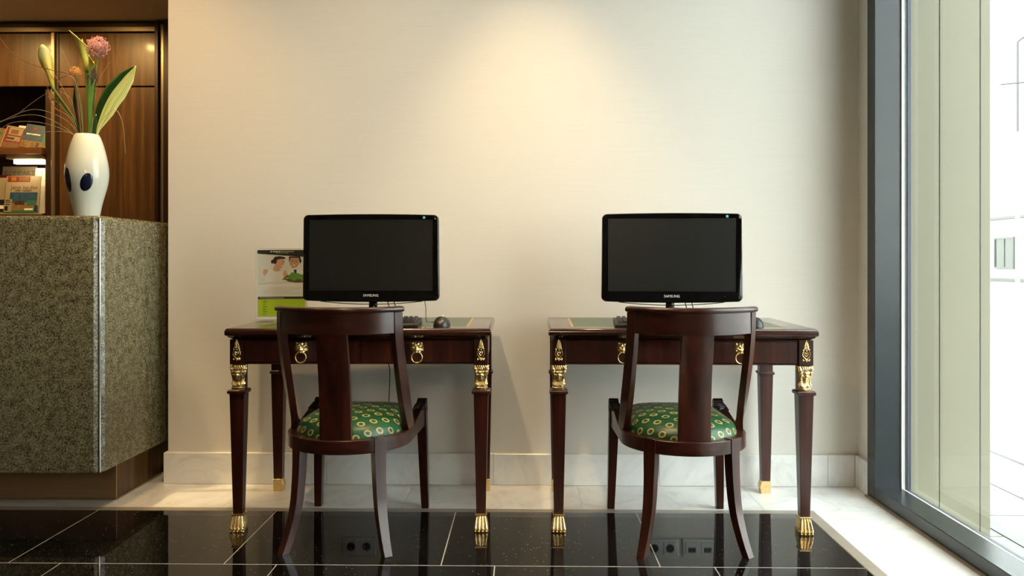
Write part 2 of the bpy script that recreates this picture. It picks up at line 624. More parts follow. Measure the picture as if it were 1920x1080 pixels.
PX, G = 0.731, 0.004
rows = [(2.672, 3.236, 0.449), (2.072, 2.6655, 0.629), (1.472, 2.068, 0.449)]
for y0, y1, xj in rows:
    k0 = -6
    for k in range(k0, 2):
        x0 = max(xj + k * PX + G / 2, XL); x1 = min(xj + (k + 1) * PX - G / 2, 1.125)
        if x1 - x0 < 0.03 or x1 <= XL: continue
        tile_obj('granite_tile', w=x1 - x0, d=y1 - y0, mat=MAT['black_granite'], loc=((x0 + x1) / 2, (y0 + y1) / 2, 0), parent=floor)
b = BM(); box(b, (XL, YB, -0.012), (1.125, 1.468, 0))
o = obj('granite_paving', b, MAT['black_granite'], floor)
# marble border along the far wall and along the window
for k in range(-4, 2):
    x0 = max(0.234 + k * 0.743 + 0.001, XL); x1 = min(0.234 + (k + 1) * 0.743 - 0.001, 1.53)
    y1 = 3.65
    if x1 < -1.63: y1 = 5.0
    tile_obj('marble_tile', w=x1 - x0, d=y1 - 3.282, mat=MAT['marble'], loc=((x0 + x1) / 2, (3.282 + y1) / 2, 0), parent=floor)
for k in range(7):
    y1 = 3.279 - k * 0.743; y0 = max(y1 - 0.741, YB)
    tile_obj('marble_tile', w=0.425, d=y1 - y0, mat=MAT['marble'], loc=(1.172 + 0.2125, (y0 + y1) / 2, 0), parent=floor)
b = BM(); box(b, (XL, 3.240, -0.012), (1.168, 3.279, 0.0008)); struct('trim_1', b, MAT['trim_stone'])
b = BM(); box(b, (1.128, YB, -0.012), (1.168, 3.2395, 0.0008)); struct('trim_2', b, MAT['trim_stone'])

# far wall (ends at the reception alcove) with its return beside the window
b = BM(); box(b, (-1.641, YW, -0.05), (1.75, YW + 0.20, H)); struct('wall_back', b, MAT['wallpaper'])
b = BM(); box(b, (1.505, 3.49, -0.05), (1.75, YW, H)); struct('wall_return', b, MAT['wallpaper'])
b = BM(); box(b, (-1.653, YW - 0.021, 0), (1.505, YW - 0.0195, 0.1405)); bb = struct('baseboard_back', b, MAT['grout'])
xs = [-1.653, -0.906, -0.146, 0.604, 1.362, 1.484]
for x0, x1 in zip(xs[:-1], xs[1:]):
    bm = BM(); box(bm, (x0 + 0.0008, YW - 0.024, 0.001), (x1 - 0.0008, YW - 0.0005, 0.142))
    obj('marble_tile', bm, MAT['marble'], bb, bevel=0.0015, seg=1)
b = BM(); box(b, (1.484, 3.489, 0), (1.5045, 3.6255, 0.142)); struct('baseboard_right', b, MAT['marble'], bevel=0.0015, seg=1)
b = BM(); box(b, (-1.652, YW - 0.0, 0), (-1.6305, YW + 0.2, 0.142)); struct('baseboard_left', b, MAT['marble'], bevel=0.0015, seg=1)
# rest of the room
b = BM(); box(b, (XL, YB, H), (1.75, 3.85, H + 0.1)); struct('ceiling', b, MAT['plaster'])
b = BM(); box(b, (XL, 3.55, 2.428), (-1.63, 5.1, 2.50)); box(b, (XL, 3.55, 2.50), (-1.63, 3.60, H)); struct('soffit', b, MAT['soffit'])
b = BM(); box(b, (XL - 0.1, YB, -0.05), (XL, 5.1, H)); struct('wall_left', b, MAT['lobby_wall'])
b = BM(); box(b, (XL, YB - 0.1, -0.05), (1.75, YB, H)); struct('wall_front', b, MAT['lobby_wall'])
b = BM(); box(b, (XL, 5.1, -0.05), (-1.4, 5.2, H)); struct('wall_alcove', b, MAT['dark_wood'])
b = BM(); box(b, (-1.60, YW + 0.20, -0.05), (-1.4, 5.1, H)); struct('wall_alcove_side', b, MAT['dark_wood'])
b = BM(); box(b, (1.48, YB, -0.05), (1.75, 1.3, H)); struct('wall_right', b, MAT['plaster'])

# ------------------------------------------------------------------ window
FX0, FX1, FY, WY0 = 1.480, 1.588, 3.415, 1.3
b = BM(); box(b, (FX0 - 0.012, WY0, 0), (FX0 + 0.03, 3.488, 0.006)); struct('trim_3', b, MAT['trim_stone'])
win = bpy.data.objects.new('window_1', None); link(win); win['kind'] = 'structure'
b = BM(); box(b, (FX0, FY, 0.006), (FX1, 3.489, H - 0.001)); box(b, (FX1, 3.435, 0.006), (1.632, 3.489, H - 0.001)); obj('jamb', b, MAT['frame'], win, bevel=0.002)
b = BM(); box(b, (FX0, WY0, 0.006), (FX1, FY, 0.058)); box(b, (FX1, WY0, -0.06), (1.632, FY, 0.040)); obj('bottom_rail', b, MAT['frame'], win, bevel=0.002)
b = BM(); box(b, (FX0, WY0, H - 0.09), (1.632, FY, H - 0.001)); obj('top_rail', b, MAT['frame'], win, bevel=0.002)
b = BM(); box(b, (FX0, WY0, 0.058), (1.632, WY0 + 0.08, H - 0.09)); obj('jamb', b, MAT['frame'], win, bevel=0.002)
for ya, yb in ((WY0 + 0.08, FY),):
    b = BM(); box(b, (FX1 + 0.002, yb - 0.008, 0.045), (FX1 + 0.016, yb, H - 0.09)); box(b, (FX1 + 0.002, ya, 0.043), (FX1 + 0.016, yb - 0.008, 0.052))
    obj('glazing_bead', b, MAT['sealant'], win)
    for x in (1.605, 1.624):
        b = BM(); box(b, (x, ya, 0.045), (x + 0.005, yb - 0.001, H - 0.09)); obj('glass_pane', b, MAT['glass'], win)
    b = BM(); box(b, (1.611, yb - 0.02, 0.045), (1.623, yb - 0.004, H - 0.09)); box(b, (1.611, ya, 0.043), (1.623, yb - 0.02, 0.050)); obj('spacer', b, MAT['spacer'], win)

# outside: clad pier, pavement, street, house opposite
b = BM(); box(b, (1.702, 3.52, -0.40), (1.989, 4.6, 6.0)); box(b, (1.634, 3.4895, -0.40), (1.702, 3.52, 6.0)); pier = struct('wall_outside', b, MAT['spacer'])
for x0, x1 in ((1.634, 1.775), (1.778, 1.948), (1.951, 1.993)):
    bm = BM(); box(bm, (x0, 3.462, -0.40), (x1, 3.489 if x0 < 1.7 else 3.521, 6.0)); obj('facade_panel', bm, MAT['cladding'], pier, bevel=0.002, seg=1)
for y0, y1 in ((3.52, 4.05), (4.055, 4.6)):
    bm = BM(); box(bm, (1.989, y0, -0.40), (1.993, y1, 6.0)); obj('facade_panel', bm, MAT['cladding'], pier)
b = BM(); box(b, (1.70, -8, -0.30), (3.0, 14, -0.222)); pav = struct('pavement', b, MAT['matt_black'])
for i, x in enumerate((1.705, 2.135, 2.565)):
    for j in range(9):
        y = 1.2 + j * 0.6 + (0.3 if i % 2 else 0)
        tile_obj('paving_slab', w=0.420, d=0.590, th=0.03, mat=MAT['paving'], loc=(x + 0.215, y + 0.3, -0.21), parent=pav)
b = BM(); box(b, (3.0, -8, -0.35), (3.14, 30, -0.20)); struct('kerb', b, MAT['paving'], bevel=0.01)
b = BM(); box(b, (3.14, -30, -0.45), (14.0, 60, -0.30)); struct('street', b, MAT['asphalt'])
hs = thing('building', 'pale rendered house across the street seen through the window', 'building', (14.0, 23.0, -0.30))
b = BM(); box(b, (0, -14, 0), (6, 14, 7.8)); obj('wall', b, MAT['render_wall'], hs)
for z in (0.75, 2.55):
    b = BM(); box(b, (-0.10, -14, z), (0, 14, z + 0.07)); obj('ledge', b, MAT['facade_frame'], hs)
for y in (-2.1, 0.15, 3.0):
    wv = None
    b = BM()
    box(b, (-0.06, y - 0.05, 1.10), (-0.001, y, 2.02)); box(b, (-0.06, y + 0.86, 1.10), (-0.001, y + 0.91, 2.02))
    box(b, (-0.06, y, 1.97), (-0.001, y + 0.86, 2.02)); box(b, (-0.06, y, 1.10), (-0.001, y + 0.86, 1.15)); box(b, (-0.05, y + 0.41, 1.15), (-0.001, y + 0.45, 1.97))
    wf = obj('window', b, MAT['facade_frame'], hs)
    b = BM(); box(b, (-0.03, y + 0.01, 1.15), (-0.002, y + 0.41, 1.97)); box(b, (-0.03, y + 0.45, 1.15), (-0.002, y + 0.85, 1.97)); obj('pane', b, MAT['facade_glass'], wf)
b = BM(); box(b, (-0.08, -1.2, 2.9), (-0.001, -0.65, 3.35)); obj('sign_board', b, MAT['facade_green'], hs)
lamp = thing('street_lamp', 'thin grey bracket lamp post beyond the window', 'street lamp', (7.55, 12.4, -0.30))
b = BM(); tube(b, [(0, 0, 3.3), (0, 0, 4.68), (0.06, -0.04, 4.74), (0.5, -0.3, 4.74)], 0.018, 6); tube(b, [(-0.2, 0.1, 4.05), (0.6, -0.35, 4.05)], 0.012, 6)
obj('bracket', b, MAT['street_metal'], lamp)
b = BM(); tube(b, [(0, 0, 0), (0, 0, 3.3)], 0.03, 8); obj('post', b, MAT['render_wall'], lamp)


# ------------------------------------------------------------------ reception counter
ct = thing('reception_counter', 'speckled granite reception counter with steel corner strip and bronze plinth', 'counter', (-1.696, 3.170, 0))
CH = 0.030
b = BM()
pts = [(-2.25, 0), (-CH, 0), (-0.0, CH), (0, 0.80), (-2.25, 0.80)]
prof = [(0.0, 0.170), (0.0, 1.178), (0.004, 1.189), (0.012, 1.197), (0.022, 1.200)]
rings = []
for ins, z in prof:
    rings.append([(-2.25, ins, z), (-CH - ins * 0.4, ins, z), (-ins, CH + ins * 0.4, z), (-ins, 0.80, z), (-2.25, 0.80, z)])
loft(b, rings)
obj('granite_body', b, MAT['granite'], ct, smooth=30)
b = BM(); tube(b, [(-0.0135, 0.0135, 0.168), (-0.0135, 0.0135, 1.188)], 0.0055, 12); obj('corner_strip', b, MAT['steel'], ct, smooth=60)
b = BM(); box(b, (-2.25, 0.222, 0.0), (-0.055, 0.80, 0.170)); obj('plinth_core', b, MAT['dark_wood'], ct)
b = BM(); box(b, (-2.25, 0.212, 0.006), (-0.048, 0.222, 0.171)); obj('plinth_front', b, MAT['bronze'], ct, label='brushed bronze plinth panel')
b = BM(); box(b, (-0.055, 0.222, 0.006), (-0.046, 0.62, 0.171)); obj('plinth_side', b, MAT['walnut_z'], ct, label='walnut plinth panel')
b = BM(); box(b, (-2.25, 0.205, 0.0), (-0.043, 0.213, 0.007)); box(b, (-0.046, 0.213, 0), (-0.040, 0.62, 0.007)); obj('plinth_edge', b, MAT['strip'], ct)

# ------------------------------------------------------------------ wood cabinet behind the counter
YC = 4.65
cb = thing('wall_cabinet', 'walnut wall cabinet with metal strips and lit magazine niche behind the counter', 'cabinet', (0, YC, 0))
b = BM(); box(b, (-3.9, 0.33, 0), (-2.05, 0.42, 2.375)); obj('back_panel', b, MAT['niche_wood'], cb)
b = BM(); box(b, (-3.9, 0.0, 2.389), (-2.04, 0.33, 2.412)); obj('top_board', b, MAT['dark_wood'], cb)


def panel(name, x0, x1, z0, z1, mat, y0=0.0, y1=0.022, par=cb, bev=0.002):
    bm = BM(); box(bm, (x0, y0, z0), (x1, y1, z1)); return obj(name, bm, mat, par, bevel=bev, seg=1)


panel('door', -3.88, -2.781, 2.044, 2.354, MAT['walnut_z'])
panel('door', -2.735, -2.160, 2.044, 2.354, MAT['walnut_z'])
panel('door', -2.735, -2.160, 0.0, 2.036, MAT['walnut_z'])
panel('door', -3.88, -2.835, 0.0, 1.262, MAT['walnut_z'])
panel('metal_strip', -3.88, -2.160, 2.360, 2.388, MAT['strip'], -0.012, 0.01)
panel('metal_strip', -2.778, -2.757, 0.0, 2.357, MAT['strip'], -0.012, 0.01)
panel('metal_strip', -2.136, -2.108, 0.0, 2.404, MAT['strip'], -0.012, 0.01)
panel('upright', -2.833, -2.780, 0.0, 2.357, MAT['dark_wood'], 0.024, 0.33)
panel('upright', -2.756, -2.737, 0.0, 2.357, MAT['dark_wood'], 0, 0.33)
panel('upright', -2.158, -2.137, 0.0, 2.418, MAT['dark_wood'], -0.03, 0.33)
panel('upright', -2.107, -2.03, 0.0, 2.418, MAT['dark_wood'], -0.03, 0.33)
panel('shelf', -3.88, -2.835, 1.645, 1.685, MAT['walnut_x'], -0.004, 0.33)
panel('shelf', -3.88, -2.835, 1.264, 1.290, MAT['walnut_x'], -0.004, 0.33)
panel('shelf_edge', -3.88, -2.84, 1.2905, 1.297, MAT['cream_print'], -0.004, 0.010)
lt = panel('shelf_lamp', -3.02, -2.85, 1.592, 1.618, MAT['lamp'], 0.02, 0.06)
panel('lamp_holder', -3.06, -2.84, 1.619, 1.6445, MAT['strip'], 0.012, 0.10)
pl = bpy.data.lights.new('shelf_light', 'POINT'); pl.energy = 0.25; pl.color = (1.0, 0.72, 0.38); pl.shadow_soft_size = 0.03
po = bpy.data.objects.new('shelf_light', pl); link(po, lt); po.location = (-2.95, -0.02, 1.56)


# magazines: cover box plus printed layers
def magazine(label, x, y, z, w, h, lean, cover, rects, yaw=0.0, texts=(), rz=0.0):
    m = thing('magazine', label, 'magazine', (x, y, z), 0, 'magazines in the cabinet niche')
    m.rotation_euler = (-lean, rz, yaw)
    bm = BM(); box(bm, (-w / 2, -0.004, 0), (w / 2, 0.0, h)); obj('pages', bm, cover, m)
    if rects:
        mats = []
        bm = BM()
        for i, (rx, rz_, rw, rh, mm) in enumerate(rects):
            if mm not in mats: mats.append(mm)
            yy = -0.0042 - 0.0002 * i
            prism(bm, [(rx * w - w / 2, rz_ * h), ((rx + rw) * w - w / 2, rz_ * h), ((rx + rw) * w - w / 2, (rz_ + rh) * h), (rx * w - w / 2, (rz_ + rh) * h)], yy, yy + 0.0002, mats.index(mm))
        obj('cover_print', bm, [MAT[q] for q in mats], m)
    for s, size, mm, tx, tz in texts:
        text('lettering', s, size, MAT[mm], m, (tx * w - w / 2, -0.0046, tz * h))
    return m


zu, zl = 1.686, 1.298
magazine('magazine with dark blue cover leaning on the upper niche shelf', -2.925, YC + 0.05, zu, 0.155, 0.150, 0.30, MAT['blue_print'],
         [(0, 0, 1, 0.30, 'sand_print'), (0.78, 0.2, 0.22, 0.8, 'teal_print'), (0.0, 0.55, 0.25, 0.45, 'navy_print'), (0.32, 0.76, 0.16, 0.13, 'red_print'), (0.1, 0.56, 0.55, 0.05, 'white_print'),
          (0.05, 0.05, 0.10, 0.2, 'brown_print'), (0.4, 0.03, 0.12, 0.22, 'brown_print'), (0.6, 0.05, 0.1, 0.2, 'hair_print')], rz=0.14)
magazine('grey and orange magazine half hidden behind the dark blue one', -3.002, YC + 0.065, zu, 0.10, 0.146, 0.28, MAT['grey_print'],
         [(0.55, 0, 0.45, 1, 'orange_print'), (0, 0, 0.6, 0.35, 'sand_print')], rz=0.10)
magazine('maroon magazine with white framed pictures on the upper niche shelf', -3.068, YC + 0.055, zu, 0.115, 0.143, 0.30, MAT['cream_print'],
         [(0.06, 0.0, 0.94, 0.95, 'red_print'), (0.2, 0.62, 0.7, 0.32, 'cream_print'), (0.3, 0.66, 0.4, 0.2, 'brown_print'), (0.2, 0.35, 0.7, 0.2, 'cream_print'), (0.2, 0.4, 0.4, 0.1, 'hair_print'), (0.1, 0.02, 0.85, 0.24, 'brown_print')], rz=0.16)
magazine('pale grey magazine at the left end of the upper niche shelf', -3.185, YC + 0.06, zu, 0.13, 0.140, 0.30, MAT['sand_print'],
         [(0.88, 0, 0.12, 1, 'red_print'), (0.1, 0.7, 0.7, 0.12, 'teal_print'), (0.3, 0.3, 0.4, 0.25, 'hair_print')], rz=0.16)
magazine('newspaper with harbour picture and Jetzt kaufen headline on the lower shelf', -2.973, YC + 0.02, zl + 0.003, 0.205, 0.222, 0.14, MAT['cream_print'],
         [(0.03, 0.84, 0.66, 0.15, 'red_print'), (0.14, 0.87, 0.14, 0.10, 'orange_print'), (0.36, 0.86, 0.3, 0.11, 'brown_print'), (0.14, 0.06, 0.8, 0.50, 'blue_print'), (0.14, 0.06, 0.8, 0.22, 'sand_print'), (0.3, 0.22, 0.28, 0.10, 'hair_print'),
          (0.66, 0.2, 0.26, 0.14, 'teal_print'), (0.2, 0.24, 0.01, 0.28, 'black_print'), (0.44, 0.22, 0.008, 0.30, 'black_print'), (0.0, 0.0, 1.0, 0.06, 'teal_print'), (0.0, 0.03, 0.22, 0.34, 'cream_print'), (0.02, 0.06, 0.09, 0.12, 'black_print'), (0.03, 0.22, 0.14, 0.02, 'black_print'), (0.03, 0.28, 0.16, 0.02, 'black_print'), (0.03, 0.33, 0.13, 0.02, 'black_print'), (0.88, 0.04, 0.1, 0.16, 'navy_print'), (0.6, 0.07, 0.25, 0.05, 'white_print')],
         texts=[('Jetzt kaufen', 0.034, 'brown_print', 0.54, 0.685), ('oder mieten?', 0.019, 'black_print', 0.52, 0.605), ])
magazine('newspaper headed Yo with small columns left of the harbour newspaper', -3.075, YC + 0.045, zl + 0.003, 0.12, 0.215, 0.14, MAT['cream_print'],
         [(0.05, 0.03, 0.4, 0.35, 'black_print'), (0.5, 0.05, 0.45, 0.2, 'navy_print'), (0.1, 0.12, 0.25, 0.1, 'white_print'), (0.45, 0.45, 0.3, 0.03, 'black_print'), (0.45, 0.52, 0.35, 0.03, 'black_print'), (0.45, 0.58, 0.3, 0.03, 'black_print')],
         texts=[('Yo', 0.045, 'black_print', 0.62, 0.74)])
magazine('red and white magazine at the left edge of the lower shelf', -3.165, YC + 0.07, zl + 0.003, 0.15, 0.235, 0.14, MAT['red_print'],
         [(0, 0, 1, 0.5, 'brown_print'), (0.1, 0.7, 0.5, 0.2, 'cream_print'), (0.5, 0.2, 0.3, 0.2, 'white_print'), (0.7, 0.62, 0.3, 0.12, 'black_print')])
magazine('large beige magazine headed KOMPAKT standing behind the newspapers', -3.07, YC + 0.13, zl + 0.003, 0.21, 0.292, 0.12, MAT['cream_print'],
         [(0, 0, 1, 0.4, 'sand_print')], texts=[('KOMPAKT', 0.04, 'brown_print', 0.5, 0.86)])
magazine('white leaflet standing under the niche lamp', -2.898, YC + 0.075, zl + 0.003, 0.074, 0.275, 0.10, MAT['white_print'], [])
magazine('brown brochure with pale bands behind the white leaflet', -2.965, YC + 0.14, zl + 0.003, 0.12, 0.268, 0.10, MAT['sand_print'],
         [(0, 0.86, 0.95, 0.08, 'brown_print'), (0.0, 0.62, 0.8, 0.18, 'brown_print')])

# ------------------------------------------------------------------ vase and flowers
VX, VY, VZ = -1.810, 3.275, 1.2005
vs = thing('vase', 'white ceramic vase with dark oval spots on the granite counter', 'vase', (VX, VY, VZ))
VP = [(0.049, 0.0), (0.052, 0.004), (0.060, 0.045), (0.072, 0.09), (0.083, 0.13), (0.0885, 0.168), (0.0875, 0.205), (0.081, 0.245), (0.070, 0.290), (0.058, 0.325), (0.0500, 0.341), (0.0485, 0.344)]


def vrad(z):
    for (r0, z0), (r1, z1) in zip(VP[:-1], VP[1:]):
        if z0 <= z <= z1: return r0 + (r1 - r0) * (z - z0) / (z1 - z0)
    return VP[-1][0]


VP = [(r * 0.93, z * 0.985) for r, z in VP]
cp = [Vector((r, z, 0)) for r, z in VP]
sm = catmull(cp, 4)
prof = [(0.0005, 0.0)] + [(p.x, p.y) for p in sm] + [(0.0425, 0.338), (0.047, 0.322), (0.057, 0.295), (0.068, 0.22), (0.05, 0.06), (0.0005, 0.03)]
b = BM(); lathe(b, prof, 48); obj('vase_body', b, MAT['ceramic'], vs, smooth=60)


def vase_spot(ang, zc, hw, hh, tilt):
    bm = BM()
    def P_(a, rr, lift):
        u = hw * rr * math.cos(a); v_ = hh * rr * math.sin(a)
        uu = u * math.cos(tilt) - v_ * math.sin(tilt); vv = u * math.sin(tilt) + v_ * math.cos(tilt)
        z = zc + vv
        R = vrad(z) + lift
        th = ang + uu / R
        return (R * math.cos(th), R * math.sin(th), z)
    rings = []
    for rr, lf in ((1.0, -0.0015), (1.0, 0.0006), (0.92, 0.0014), (0.6, 0.0019), (0.25, 0.0021), (0.02, 0.0021)):
        rings.append([P_(2 * PI * i / 24, rr, lf) for i in range(24)])
    loft(bm, rings, True, True)
    obj('glaze_spot', bm, MAT['spot_glaze'], vs, smooth=60, label='dark blue oval spot')


vase_spot(math.radians(-63), 0.136, 0.0225, 0.037, -0.3)
vase_spot(math.radians(-124), 0.146, 0.022, 0.050, 0.0)
vase_spot(math.radians(90), 0.15, 0.022, 0.04, 0.2)

U = 0.0022
MX, MY, MZ = VX, VY, VZ + 0.339     # mouth of the vase


def fp(x, z, y=0.0):
    """offset from the vase mouth in bouquet units of 2.2 mm"""
    return (x * U, y, z * U)


def flower(name, label, cat, group=None):
    return thing(name, label, cat, (MX, MY, MZ), 0, group)


def calla(label, base, top, r0, r1, phi, stem_pts, flare=0.35, tip=0.02, pw=1.7):
    f = flower('calla_lily', label, 'flower', 'calla lilies in the vase')
    B, T = Vector(base), Vector(top)
    Hh = (T - B).length
    bm = BM()
    rows, n = 14, 24
    rings = []
    for i in range(rows):
        u = i / (rows - 1)
        ring = []
        for k in range(n):
            a = 2 * PI * k / n
            ca = math.cos(a)
            r = r0 + (r1 - r0) * (u ** pw)
            r *= 1 + 0.22 * u ** 4 * (1 + 0.4 * ca)
            z = Hh * u * (1 - flare * u ** 2 * 0.5 * (1 - ca))
            tp = tip * max(0, ca) ** 8 * u ** 6
            ring.append((r * ca + tp * 0.9, r * math.sin(a), z + tp * 1.0))
        rings.append(ring)
    loft(bm, rings, True, False)
    zz = (T - B).normalized(); xx = Vector(phi); xx = (xx - zz * xx.dot(zz)).normalized(); yy = zz.cross(xx)
    o = obj('spathe', bm, MAT['calla'], f, smooth=80)
    o.location = B
    o.rotation_euler = Matrix((xx, yy, zz)).transposed().to_euler()
    sol = o.modifiers.new('solid', 'SOLIDIFY'); sol.thickness = 0.0012
    bm = BM(); tube(bm, catmull([B + (T - B) * s for s in (0.2, 0.5, 0.85)], 4), [0.003] * 4 + [0.004] * 4 + [0.002], 8)
    obj('spadix', bm, MAT['spadix'], f, smooth=60)
    bm = BM(); tube(bm, catmull(stem_pts + [tuple(B + (T - B) * 0.06)], 6), [0.0062, 0.0052], 10)
    obj('stem', bm, MAT['stem'], f, smooth=60)
    return f


calla('yellow calla lily leaning out to the left of the bouquet', fp(-63, 82), fp(-81, 162, -0.01), 0.0050, 0.0205, (0.55, -1, 0),
      [fp(-8, -30, 0.005), fp(-14, 8, 0.0), fp(-38, 50, -0.005)], 0.55, 0.006, 1.05)
calla('tall cream calla lily with curled tip at the top of the bouquet', fp(0, 116, 0.0), fp(-10, 190, -0.005), 0.0055, 0.0225, (-1, -0.25, 0),
      [fp(2, -30, 0.0), fp(3, 10, 0.0), fp(1, 60, 0.0)], 0.42, 0.016, 1.0)
calla('small pale calla lily beside the tall one under the pink flower ball', fp(8, 118, -0.012), fp(19, 138, -0.02), 0.003, 0.013, (-0.6, -0.8, 0),
      [fp(6, -30, -0.01), fp(7, 10, -0.01), fp(7, 60, -0.012)], 0.6, 0.012, 1.2)


def floret_ball(f, mat, c, rad, n, size, sz=1.0):
    bm = BM()
    for i in range(n):
        ph = math.acos(1 - 2 * (i + 0.5) / n); th = PI * (1 + 5 ** 0.5) * i
        dr = Vector((math.cos(th) * math.sin(ph), math.sin(th) * math.sin(ph), math.cos(ph) * sz))
        rr = rad * random.uniform(0.66, 1.06)
        p = Vector(c) + dr * rr
        s = size * random.uniform(0.7, 1.2)
        m4 = Matrix.Translation(p) @ dr.to_track_quat('Z', 'Y').to_matrix().to_4x4()
        vs_ = []
        for k in range(10):
            a = k * PI / 5
            q = s if k % 2 == 0 else s * 0.4
            vs_.append(bm.verts.new(m4 @ Vector((q * math.cos(a), q * math.sin(a), 0.25 * s if k % 2 == 0 else 0))))
        top = bm.verts.new(m4 @ Vector((0, 0, 0.3 * s))); bot = bm.verts.new(m4 @ Vector((0, 0, -0.6 * s)))
        for k in range(10):
            bm.faces.new((vs_[k], vs_[(k + 1) % 10], top)); bm.faces.new((vs_[(k + 1) % 10], vs_[k], bot))
    ball(bm, c, rad * 0.5, (1, 1, sz), 12, 8)
    obj('florets', bm, mat, f, kind='stuff')


def allium(label, c, rad, mat, stem_pts, n=260, size=0.005, sz=1.0):
    f = flower('allium', label, 'flower', 'ball flowers in the vase')
    floret_ball(f, mat, c, rad, n, size, sz)
    bm = BM(); tube(bm, catmull(stem_pts + [c], 6), [0.0035, 0.0025], 8); obj('stem', bm, MAT['stem'], f, smooth=60)


allium('large dusky pink ball flower at the top right of the bouquet', fp(18, 166, 0.012), 0.044, MAT['allium_pink'], [fp(4, -30, 0.012), fp(8, 30, 0.012), fp(13, 110, 0.012)], 420, 0.0048)
allium('small orange gold ball flower left of the tall calla', fp(-17, 115, -0.02), 0.023, MAT['allium_gold'], [fp(-3, -30, -0.015), fp(-6, 20, -0.015), fp(-11, 70, -0.018)], 160, 0.0042)
allium('brown dried ball flower right of the tall calla', fp(11, 107, 0.0), 0.021, MAT['allium_dry'], [fp(8, -30, 0.018), fp(9, 30, 0.014), fp(10, 70, 0.004)], 150, 0.0042, 1.7)
allium('tiny brown seed cluster hanging left below the yellow calla', fp(-66, 70, -0.008), 0.011, MAT['allium_gold'], [fp(-12, -20, -0.01), fp(-20, 20, -0.01), fp(-45, 50, -0.01)], 60, 0.004, 1.5)


def leaf(name, label, path, widths, side, mats, split=None, fold=0.0, cat='leaf', group=None):
    f = flower(name, label, cat, group)
    P = catmull(path, 5)
    n = len(P); m = 8
    bm = BM()
    uv = bm.loops.layers.uv.new('UVMap')
    S = Vector(side).normalized()
    grid = []
    for i, p in enumerate(P):
        tt = i / (n - 1) * (len(widths) - 1)
        a = min(int(tt), len(widths) - 2)
        w = widths[a] + (widths[a + 1] - widths[a]) * (tt - a)
        tg = (P[min(i + 1, n - 1)] - P[max(i - 1, 0)]).normalized()
        s = (S - tg * S.dot(tg)).normalized()
        nn = tg.cross(s)
        grid.append([bm.verts.new(p + s * w * (k / m - 0.5) + nn * (fold * w * abs(k / m - 0.5))) for k in range(m + 1)])
    for i in range(n - 1):
        for k in range(m):
            fc = bm.faces.new((grid[i][k], grid[i][k + 1], grid[i + 1][k + 1], grid[i + 1][k]))
            if split is not None: fc.material_index = 0 if k < split else 1
            for lp, (a_, b_) in zip(fc.loops, ((k, i), (k + 1, i), (k + 1, i + 1), (k, i + 1))):
                lp[uv].uv = (a_ / m, b_ / n)
    o = obj('blade', bm, mats, f, smooth=80)
    sol = o.modifiers.new('solid', 'SOLIDIFY'); sol.thickness = 0.0009
    return f


leaf('variegated_leaf', 'broad leaf half dark green half yellow white on the bouquet right side',
     [fp(13, -15, 0.0), fp(22, 18, 0.0), fp(45, 62, -0.01), fp(74, 100, -0.015), fp(97, 127, -0.02)],
     [0.006, 0.022, 0.070, 0.082, 0.058, 0.002], (0.75, 0.35, -0.62), [MAT['stem_dark'], MAT['leaf_pale']], 3, 0.15)
leaf('spear_leaf', 'narrow dark green leaf upright at the left of the stems', [fp(-8, -15, -0.01), fp(-14, 30, -0.012), fp(-20, 62, -0.014), fp(-20, 92, -0.014)], [0.006, 0.015, 0.014, 0.002], (1, 0.2, 0), [MAT['stem_dark']])
leaf('spear_leaf', 'dark green leaf blade behind the variegated leaf', [fp(8, -15, 0.015), fp(18, 35, 0.018), fp(35, 82, 0.02), fp(62, 112, 0.02)], [0.006, 0.02, 0.03, 0.004], (1, 0.2, -0.8), [MAT['stem_dark']])
leaf('spear_leaf', 'short yellowish leaf between the stems and the variegated leaf', [fp(8, -15, -0.02), fp(11, 30, -0.022), fp(12, 70, -0.022), fp(20, 102, -0.02)], [0.008, 0.014, 0.02, 0.003], (1, 0.2, -0.3), [MAT['stem']])
leaf('spear_leaf', 'short dark green leaf at the right rim of the vase', [fp(16, -15, -0.015), fp(19, 15, -0.018), fp(22, 36, -0.02)], [0.01, 0.017, 0.003], (1, 0.3, 0), [MAT['stem_dark']])

